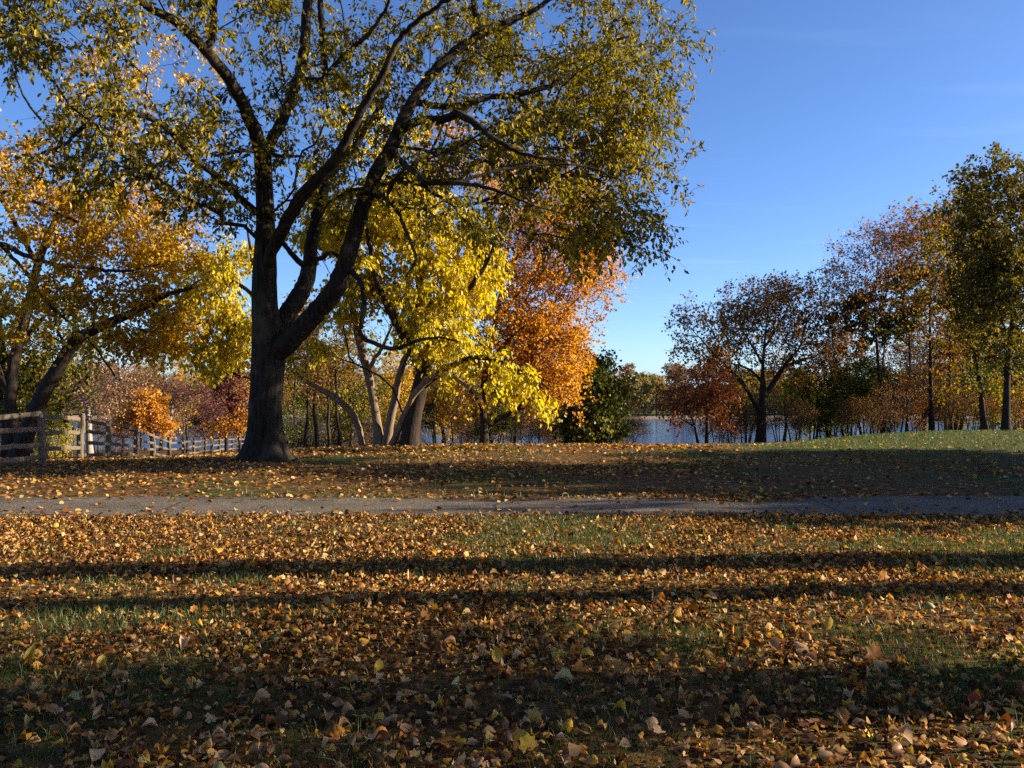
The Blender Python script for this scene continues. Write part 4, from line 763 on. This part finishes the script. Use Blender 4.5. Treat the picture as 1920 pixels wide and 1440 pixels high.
for kd, v, px, d, sc, where in THICK:
    x, y = at(px, d); nm, lb, ct = WORDS[kd]
    place_gen(G[kd][v], nm, f'{lb} {where}', ct, x, y, r.uniform(0, 6.28), sc, 'trees and shrubs on the river slope')

# ------------------------------------------------------------------ the far side of the river
FT = [gen_tree(301 + k, 11 + k % 3, 8.5, 1.0, 200, [LF_FAR, LF_FAR, LF_FAR2, LF_MIX][k], TWIG, r0=.25, nleaf=3, ntw=4, lsize=(.35, .6), twL=(.5, 1.2), step=1.2, rtip=.012, lobes=9) for k in range(4)]
r = np.random.default_rng(23)
ORDN = ['first', 'second', 'third', 'fourth', 'fifth', 'sixth', 'seventh', 'eighth']
far_lbl = ['tan-yellow tree on the far river bank', 'pale gold tree on the far river bank', 'brown tree on the far river bank', 'green-tinged tree on the far river bank']
for k in range(96):
    x = -176 + k * 3.7 + r.uniform(-1.6, 1.6); v = int(r.choice([0, 0, 1, 1, 2, 3]))
    pxx = CX + x / 262 * F; lb = far_lbl[v] + (' left of the large trunk' if pxx < 495 else ' between large trunk and dark green tree' if pxx < 1165 else ' right of the open river view')
    if 1165 <= pxx <= 1270: gapn = globals().get('gapn', -1) + 1; lb = f'{far_lbl[v]} in the open gap, {ORDN[gapn]} from the left'
    place_gen(FT[v], 'far_tree', lb, 'tree', x, 257 - 5 * math.sin(x * .03) + (k % 2) * 7 + r.uniform(0, 4), r.uniform(0, 6.28), r.uniform(.75, 1.12), 'trees along the far river bank')
for k in range(60):
    x = -230 + k * 8 + r.uniform(-3, 3); v = int(r.choice([2, 2, 1]))
    place_gen(FT[v], 'far_tree', ['', 'tree of the hazy gold row behind the far bank', 'tree of the brown row behind the far bank'][v], 'tree', x, 300 + r.uniform(0, 50), r.uniform(0, 6.28), r.uniform(1.0, 1.25), 'second row of trees behind the far bank')

def boxmesh(name, lo, hi, mat):
    lo, hi = np.array(lo, float), np.array(hi, float)
    V = np.array([[lo[0] if a == 0 else hi[0], lo[1] if b == 0 else hi[1], lo[2] if c == 0 else hi[2]] for a in (0, 1) for b in (0, 1) for c in (0, 1)])
    return mk_mesh(name, V, [np.array([[0, 1, 3, 2], [4, 6, 7, 5], [0, 4, 5, 1], [2, 3, 7, 6], [0, 2, 6, 4], [1, 5, 7, 3]])], [mat])
def plain(name, c, rough=.7):
    m, n, o = new_mat(name); b = N(n, 'ShaderNodeBsdfPrincipled', i_Roughness=rough); nn = N(n, 'ShaderNodeTexNoise', i_Scale=3.0, i_Detail=3.0)
    rr = ramp(n, [(.3, tuple(.85 * k for k in c)), (.7, tuple(min(1, 1.1 * k) for k in c))]); n.links.new(nn.outputs['Fac'], rr.inputs[0]); n.links.new(rr.outputs[0], b.inputs['Base Color']); n.links.new(b.outputs[0], o.inputs[0]); return m
GREY, DARK, CREAM, GLASS = plain('sign_grey', (.34, .36, .37)), plain('steel_dark', (.10, .10, .10)), plain('concrete_pale', (.45, .42, .38)), plain('window_dark', (.05, .06, .07), .2)
# billboard on posts beyond the far trees
bd = 520.0; bx = (1228 - CX) / F * bd; bz = gz(bx, bd); t0 = CZ - (709 - HY) / F * bd; t1 = CZ - (703 - HY) / F * bd
bb = empty('billboard', (bx, bd, bz)); tag(bb, 'small grey billboard on posts above the far treeline', 'billboard')
mobj('panel', boxmesh('panel', (-1.7, -.15, t0 - bz), (1.7, .15, t1 - bz), GREY), bb)
for s in (-1, 1): mobj('post', boxmesh('post', (s * 1.2 - .12, .16, -.3), (s * 1.2 + .12, .4, t1 - bz - .1), DARK), bb)
mobj('catwalk', boxmesh('catwalk', (-1.8, -.7, t0 - bz - .25), (1.8, .14, t0 - bz - .1), DARK), bb)
ma = empty('mast', ((1220 - CX) / F * bd, bd, bz)); tag(ma, 'thin mast beside the billboard above the far treeline', 'mast')
mt = CZ - (697 - HY) / F * bd - bz
mobj('pole', mk_mesh('pole', *[(lambda a: (a[0], [a[1]]))(tubes([(np.array([[0, 0, -.3], [0, 0, mt * .6], [0, 0, mt]]), np.array([.14, .10, .05]))], 8))][0], [DARK], True), ma)
mobj('crossarm', boxmesh('crossarm', (-.6, -.05, mt * .93), (.6, .05, mt * .93 + .1), DARK), ma)
for bi, (b0, b1, tp, bd, lb) in enumerate([(1700, 1716, 704, 620, 'left of two far pale buildings glimpsed between the right trees'), (1719, 1732, 701, 660, 'right, taller of two far pale buildings glimpsed between the right trees')]):
    x0, x1 = (b0 - CX) / F * bd, (b1 - CX) / F * bd; z0 = gz((x0 + x1) / 2, bd); h = CZ - (tp - HY) / F * bd - z0; w = x1 - x0
    bo = empty('far_building', ((x0 + x1) / 2, bd, z0)); tag(bo, lb, 'building', 'far buildings')
    mobj('wall', boxmesh('wall', (-w / 2, 0, -.5), (w / 2, 8, h), CREAM), bo); mobj('roof', boxmesh('roof', (-w / 2 - .2, -.2, h + .003), (w / 2 + .2, 8.2, h + .4), DARK), bo)
    for fl in range(int(h // 3)):
        for c in range(3):
            xx = -w / 2 + w * (c + .5) / 3; mobj('window', boxmesh('window', (xx - .5, -.05, fl * 3 + 1), (xx + .5, .02, fl * 3 + 2.4), GLASS), bo)

# ------------------------------------------------------------------ trees standing right of the view, whose shade falls across the lawn; added sky-blocking trees around the camera
SH = {'tall': [gen_tree(401 + k, 15, 6.5, 8.5, 210, LF_OLIVE, BARK, r0=.45, nleaf=4, ntw=4, lsize=(.11, .17), bf=.5) for k in range(2)],
      'full': [gen_tree(421 + k, 13.5, 7.0, 6.0, 260, LF_OLIVE, BARK, r0=.3, nleaf=7, ntw=4, lsize=(.15, .22), bf=.5) for k in range(2)],
      'dense': [gen_tree(411 + k, 6.6, 5.4, .3, 300, LF_GREEN, BARK, r0=.16, nleaf=8, ntw=4, lsize=(.16, .24), lobes=10) for k in range(2)]}
SHADE = [('tall', 0, 8.6, 8.25, .95, 0), ('tall', 1, 9.6, 7.15, .70, 0), ('tall', 1, 7.8, 4.72, 1.0, 0), ('tall', 0, 20.5, 5.6, .7, 0),
         ('dense', 1, 14.4, 11.8, .64, 0), ('dense', 0, 16.2, 13.8, .80, 0), ('dense', 1, 17.0, 16.6, .84, 0), ('dense', 0, 18.0, 19.4, .86, 0), ('dense', 1, 19.5, 22.0, .80, 0),
         ('full', 0, 25.5, 14.4, .86, 0), ('full', 1, 27, 17.6, .9, 0), ('full', 0, 29, 21.2, .95, 0), ('full', 1, 16.5, 19.0, .9, 0), ('full', 0, 5.0, 3.35, .36, 0),
         ('full', 0, -6.5, 1.5, 1.2, 1), ('full', 1, -2.0, -4.5, 1.35, 1), ('full', 0, 4.5, -6, 1.4, 1), ('full', 1, 11, -7, 1.3, 1), ('full', 0, -10.5, 6.5, 1.1, 1), ('full', 1, -9, -7, 1.3, 1), ('full', 0, 1, -13, 1.5, 1), ('full', 1, -14, 11, 1.0, 1), ('full', 0, -16, 0, 1.3, 1), ('full', 1, 12, -15, 1.5, 1)]  # unseen crowns around the camera, added to cut down the sky light
ORD = ['first', 'second', 'third', 'fourth', 'fifth', 'sixth', 'seventh', 'eighth', 'ninth', 'tenth', 'eleventh', 'twelfth', 'thirteenth', 'fourteenth']
r = np.random.default_rng(29); cnt = {'tall': 0, 'dense': 0, 'behind': 0, 'full': 0}
for kd, v, x, y, sc, bh in SHADE:
    q = 'behind' if bh else kd; k = ORD[cnt[q]]; cnt[q] += 1
    place_gen(SH[kd][v], {'tall': 'lawn_tree', 'full': 'lawn_tree', 'dense': 'broad_evergreen'}[kd], {'full': f'full-crowned olive tree farther right of the view, {k} of its kind from the camera', 'tall': f'tall bare-trunked tree right of the view, {k} of its kind from the camera', 'dense': f'dense bushy green tree beside the path right of the view, {k} of its kind', 'behind': f'unseen tree added beside or behind the camera to block sky light, {k} of its kind'}[q], 'tree', x, y, r.uniform(0, 6.28), sc, 'trees shading the lawn from the right')

# ------------------------------------------------------------------ fallen leaves and grass
def curled(r, n=8):
    out = []
    for _ in range(n):
        c1, c2, tw = r.normal(0, 1.7), r.normal(0, 1.4), r.normal(0, .9); V = [[0, 0, 0]]
        rows = [(.22, .30), (.5, .40), (.78, .27)]
        def bend(x, y):
            z = c1 * (x * x) * 1.3 + c2 * ((y - .5) ** 2 - .25) * .8 + tw * x * (y - .5)
            return [x * (1 - .25 * abs(c1) * abs(x)), y, z]
        for y, w in rows: V += [bend(-w, y), bend(0, y), bend(w, y)]
        V.append(bend(0, 1)); T = [[0, 2, 1], [0, 3, 2], [7, 8, 10], [8, 9, 10]]
        for k in (0, 3): T += [[1 + k, 2 + k, 5 + k], [1 + k, 5 + k, 4 + k], [2 + k, 3 + k, 6 + k], [2 + k, 6 + k, 5 + k]]
        out.append((np.array(V), np.array(T)))
    return out
def lobed(r, n=8):
    out = []
    ang = np.radians([-90, -50, -28, -5, 22, 48, 68, 90, 112, 132, 158, 185, 208, 230]); rad = np.array([.12, .38, .36, .56, .42, .60, .48, .70, .48, .60, .42, .56, .36, .38])
    for _ in range(n):
        c1, c2, ph = r.normal(0, .75), r.normal(0, .75), r.uniform(0, 3.14)
        R = rad * r.uniform(.88, 1.1, len(rad)); x, y = R * np.cos(ang), R * np.sin(ang)
        u = x * math.cos(ph) + y * math.sin(ph); w = -x * math.sin(ph) + y * math.cos(ph)
        z = c1 * u * u + c2 * w * w * .6 + r.normal(0, .05, len(x))
        V = np.vstack([[0, 0, 0], np.column_stack([x, y, z])]); V[:, 1] += .2; k = len(x)
        out.append((V, np.array([[0, 1 + j, 1 + (j + 1) % k] for j in range(k)])))
    return out
r = np.random.default_rng(37)
TM = [('oval', c) for c in curled(r, 10)] + [('lobed', c) for c in lobed(r, 8)]

LITTER = leaf_mat('fallen_leaves', [(.065, .024, .008), (.14, .055, .017), (.24, .10, .032), (.36, .17, .055), (.56, .32, .11), (.72, .47, .20), (.64, .35, .05), (.50, .18, .026), (.42, .21, .08), (.18, .075, .024), (.10, .040, .014)], .28, .012, .12)
LCOL = {'tan': (.62, .38, .18), 'pale brown': (.42, .215, .09), 'dark brown': (.13, .055, .018), 'golden yellow': (.64, .40, .05), 'orange': (.56, .22, .035), 'pale yellow-green': (.42, .38, .14), 'red': (.42, .06, .03)}
LM = {k: leaf_mat('fallen_leaf_' + k.replace(' ', '_').replace('-', '_'), [tuple(q * .85 for q in c), c, tuple(min(1, q * 1.1) for q in c)], .25, .03, .2) for k, c in LCOL.items()}

def frames(n, r, tilt=.48):
    a = r.uniform(0, 6.283, n); yd = np.column_stack([np.cos(a), np.sin(a), r.normal(0, .22, n)])
    nu = np.column_stack([r.normal(0, tilt, n), r.normal(0, tilt, n), np.ones(n)]); return nrm(yd), nu

def scatter(n, y0, y1, r, margin=1.6, slope=.60, pw=1.0):
    # area-even points over the wedge of lawn that lies ahead, y from y0 to y1
    y = r.uniform(0, 1, n * 3); y = y0 + (y1 - y0) * y; wd = slope * y + margin; keep = r.uniform(0, 1, len(y)) < (wd / (slope * y1 + margin)) ** pw; y = y[keep][:n]
    x = r.uniform(-1, 1, len(y)) * (slope * y + margin); return x, y

def clear_path(x, y, pad=0.0):
    a, b = path_edges(x); return (y < a + pad) | (y > b - pad)

# near lawn
x, y = scatter(86000, 2.4, 11.15, r)
dn = wav(x, y, 1.6, 51) + .5 * wav(x, y, 4.5, 52); gp = wav(x, y, 1.1, 61) + .6 * wav(x, y, 3.7, 62) + .05 * x      # leaf drifts / grass patches
ok = (r.uniform(0, 1, len(x)) < np.clip(.74 + .55 * dn - .65 * sst(.0, .6, gp), .22, 1)) & clear_path(x, y, .05); x, y, gp = x[ok], y[ok], gp[ok]
n = len(x); kind = r.integers(0, 10, n); lob = r.uniform(0, 1, n) < .05; kind[lob] = 10 + r.integers(0, 8, lob.sum())
size = np.where(lob, r.uniform(.042, .078, n), np.clip(.037 * np.exp(r.normal(0, .36, n)), .012, .095)); big = r.uniform(0, 1, n) < .02; size[big] *= 1.3
yd, nu = frames(n, r); z = ground(x, y) + r.uniform(.004, .034, n)
# the 300 that show largest are leaves of their own
vis = (np.abs(x / y) < .575) & (y > 3.62) & (y < 7); score = np.where(vis, size / y, 0); sel = np.argsort(-score)[:284]
rest = np.ones(n, bool); rest[sel] = False
V, T, o_ = [], [], 0
for k, (kn, (tv, tt)) in enumerate(TM):
    m = rest & (kind == k); c = m.sum()
    v = place_leaves(np.column_stack([x, y, z])[m], yd[m], nu[m], size[m], 1.0, tv); V.append(v.reshape(-1, 3))
    T.append((np.arange(c)[:, None, None] * len(tv) + tt[None]).reshape(-1, 3) + o_); o_ += c * len(tv)
lit = mobj('leaf_litter', mk_mesh('leaf_litter', np.concatenate(V), [np.concatenate(T)], [LITTER], True))
tag(lit, 'carpet of small dry fallen leaves on the near lawn', 'leaves', kind='stuff')
TMESH = [mk_mesh('fallen_leaf', tv, [tt], [LM['tan']], True) for kn, (tv, tt) in TM]
def leaf_obj(k, colour, p, yd1, nu1, s, label, group):
    o = bpy.data.objects.new('fallen_leaf', TMESH[k]); link(o)
    yv = Vector(yd1).normalized(); zv = Vector(nu1); zv = (zv - zv.dot(yv) * yv).normalized(); xv = yv.cross(zv)
    o.matrix_world = Matrix([[xv[i] * s, yv[i] * s, zv[i] * s, p[i]] for i in range(3)] + [[0, 0, 0, 1]])
    o.material_slots[0].link = 'OBJECT'; o.material_slots[0].material = LM[colour]
    tag(o, label, 'leaf', group)
LK = list(LCOL); pr = [.36, .26, .14, .13, .07, .035, .005]
for s in sel:
    c = LK[r.choice(7, p=pr)]; sh = 'lobed' if kind[s] >= 10 else 'curled oval'
    flat = 'tipped up' if abs(nu[s][0]) + abs(nu[s][1]) > .9 else 'lying flat'; u_ = x[s] / y[s] / .578
    col_ = 'far left' if u_ < -.6 else 'left' if u_ < -.2 else 'centre' if u_ < .2 else 'right' if u_ < .6 else 'far right'; row_ = 'bottom edge of the' if y[s] < 4.2 else 'near' if y[s] < 5 else 'upper'
    leaf_obj(int(kind[s]), c, (x[s], y[s], z[s] + .012), yd[s], nu[s], size[s], f'{c} {sh} leaf {flat} at the {col_} of the {row_} foreground'.replace('edge of the foreground', 'edge'), 'large fallen leaves in the foreground')
# leaves that stand out: column, row, shape, colour, size, tilt towards the eye, label
OUT = [(935, 1243, 1, 'golden yellow', .10, 1, 'golden oval leaf standing upright at the centre of the foreground'), (1640, 1238, 12, 'orange', .12, .6, 'broad orange-gold leaf lying in the right foreground'), (365, 1141, 11, 'orange', .06, .6, 'small orange-red leaf below the left shadow stripe'),
       (58, 1232, 3, 'golden yellow', .10, 1, 'gold leaf standing on edge near the left border'), (190, 1250, 0, 'golden yellow', .08, .5, 'round olive-gold leaf in the left foreground'), (1725, 1138, 2, 'pale yellow-green', .10, .4, 'pale green round leaf below the right shadow stripe'),
       (1552, 1182, 5, 'golden yellow', .09, .7, 'bright gold curled leaf in the right middle foreground'), (1523, 1161, 2, 'pale yellow-green', .07, .6, 'cream leaf above the bright gold curled one'), (1076, 1272, 4, 'pale yellow-green', .12, .2, 'pale green flat leaf at the edge of the dark band'),
       (1658, 1086, 13, 'orange', .10, 1, 'orange leaf standing on its stem in the right shadow stripe'), (1822, 1322, 14, 'red', .07, .6, 'single red leaf near the right border'), (990, 1408, 15, 'golden yellow', .09, .8, 'broad gold leaf at the bottom centre'),
       (1668, 1382, 6, 'tan', .13, .3, 'large arched tan leaf at the bottom right'), (824, 1386, 7, 'orange', .13, .3, 'long rust-orange leaf at the bottom left of centre'), (608, 1130, 8, 'tan', .07, 1, 'pale tan leaf standing upright in the left shadow stripe'), (708, 1258, 9, 'golden yellow', .07, .8, 'small round gold leaf left of the central upright leaf')]
for (cx_, cy_, k, c, s, tl, lb) in OUT:
    d = CZ * F / (cy_ + 8 - HY); xx = (cx_ - CX) / F * d; zz = gz(xx, d)
    yv = (r.normal(0, .25), .6 * (1 - tl), .25 + tl) if tl > .45 else (r.normal(0, 1), r.normal(0, 1), .15)
    nv = (.35, -1.0, .3) if tl > .45 else (.2, -.3, 1)
    leaf_obj(k, c, (xx, d, zz + .02), yv, nv, s, lb, None)

# lawn beyond the path, with a leaf here and there on the path itself
x, y = scatter(95000, 12.7, 34, r, 3.0)
dn = wav(x, y, .8, 53) + .5 * wav(x, y, 2.4, 54)
ok = (r.uniform(0, 1, len(x)) < np.clip(.5 + .6 * dn - .3 * sst(-2, 6, x) - .6 * sst(5, 10, x) * sst(21, 26, y), .04, 1)) & clear_path(x, y, .06) & (y < 33 - .25 * np.abs(x)); x, y = x[ok], y[ok]
x2, y2 = scatter(5200, 10.9, 13.2, r, 3.0); ed = np.minimum(np.abs(y2 - path_edges(x2)[0]), np.abs(y2 - path_edges(x2)[1])); k2 = (~clear_path(x2, y2)) & (r.uniform(0, 1, len(x2)) < np.exp(-ed / .2) + .045); x2, y2 = x2[k2], y2[k2]
hx, hy = r.normal(3.1, .5, 260), r.normal(12.75, .22, 260)
x3, y3 = -r.uniform(7, 30, 9000), r.uniform(19, 62, 9000); k3 = (np.abs(x3 / y3) < .62); x3, y3 = x3[k3], y3[k3]
xa = np.concatenate([x, x2, hx, x3]); ya = np.concatenate([y, y2, hy, y3]); n = len(xa); yd, nu = frames(n, r, .6)
za = ground(xa, ya) + r.uniform(.01, .04, n) + np.where(clear_path(xa, ya), 0, .02)
lit2 = mobj('leaf_litter', leaf_mesh('leaf_litter_back', np.column_stack([xa, ya, za]), yd, nu, r.uniform(.04, .095, n) * (1 + .3 * (ya > 22)), .95, LITTER, True))
tag(lit2, 'fallen leaves scattered over the lawn beyond the path', 'leaves', kind='stuff')

def blades(x, y, ln, w, r, seg2=True):
    n = len(x); a = r.uniform(0, 6.283, n); b = np.column_stack([x, y, ground(x, y) - .005]); s = np.column_stack([np.cos(a), np.sin(a), 0 * a]) * w[:, None]
    le = np.column_stack([r.normal(0, .45, n), r.normal(0, .45, n), 0 * a]) * ln[:, None]; up = np.column_stack([0 * a, 0 * a, ln])
    m = b + up * .6 + le * .35; t = b + up * .95 + le
    V = np.stack([b - s, b + s, m + s * .7, m - s * .7, t], 1).reshape(-1, 3); i = np.arange(n)[:, None] * 5
    return V, [i + np.array([[0, 1, 2, 3]]), i + np.array([[3, 2, 4]])]
GRASS = leaf_mat('grass_blades', [(.03, .060, .008), (.055, .10, .013), (.09, .135, .02), (.18, .17, .05)], .4, .04, .25)
x, y = scatter(170000, 2.4, 11.3, r); gp = wav(x, y, 1.1, 61) + .6 * wav(x, y, 3.7, 62) + .05 * x
ok = (r.uniform(0, 1, len(x)) < np.clip(.16 + 1.0 * sst(-.1, .65, gp), 0, 1)) & clear_path(x, y); x, y = x[ok], y[ok]
V, Fc = blades(x, y, r.uniform(.035, .095, len(x)), r.uniform(.0016, .0034, len(x)), r)
g1 = mobj('grass', mk_mesh('grass_near', V, Fc, [GRASS])); tag(g1, 'tufts of green grass showing through the near leaves', 'grass', kind='stuff')
x, y = scatter(110000, 12.9, 36, r, 3.0); gp = wav(x, y, .6, 63) + .6 * wav(x, y, 2.2, 64) + 1.2 * sst(4, 9, x) * sst(19, 25, y)
ok = (r.uniform(0, 1, len(x)) < np.clip(.25 + .9 * gp, .06, 1)) & clear_path(x, y) ; x, y = x[ok], y[ok]
V, Fc = blades(x, y, r.uniform(.04, .10, len(x)), r.uniform(.003, .006, len(x)), r)
g2 = mobj('grass', mk_mesh('grass_back', V, Fc, [GRASS])); tag(g2, 'green grass on the lawn beyond the path', 'grass', kind='stuff')

# dead twigs dropped among the leaves
x, y = scatter(260, 2.6, 10.9, r, 1.0); ch = []
for k in range(len(x)):
    a = r.uniform(0, 6.283); ln = r.uniform(.08, .34); d = np.array([math.cos(a), math.sin(a), 0]); q = np.array([-d[1], d[0], 0]); z = gz(x[k], y[k]) + r.uniform(.012, .035)
    t = np.linspace(0, 1, 5)[:, None]; p = np.array([x[k], y[k], z]) + d * ln * t + q * ln * r.normal(0, .12) * np.sin(t * 3.1) + np.array([0, 0, 1]) * (r.normal(0, .02) * t + r.normal(0, .006, (5, 1)))
    rr = r.uniform(.0016, .004); ch.append((p, rr * np.linspace(1, .5, 5)))
    if r.uniform() < .4: b = p[2]; e = b + (d * r.uniform(.3, .9) + q * r.choice([-1, 1]) * .7) * ln * .4 + np.array([0, 0, r.uniform(0, .03)]); ch.append((np.stack([b, (b + e) / 2, e]), rr * np.array([.7, .6, .35])))
V, Q = tubes(ch, 4)
tag(mobj('fallen_twigs', mk_mesh('fallen_twigs', V, [Q], [TWIG], True)), 'small dead twigs dropped among the near fallen leaves', 'twigs', kind='stuff')
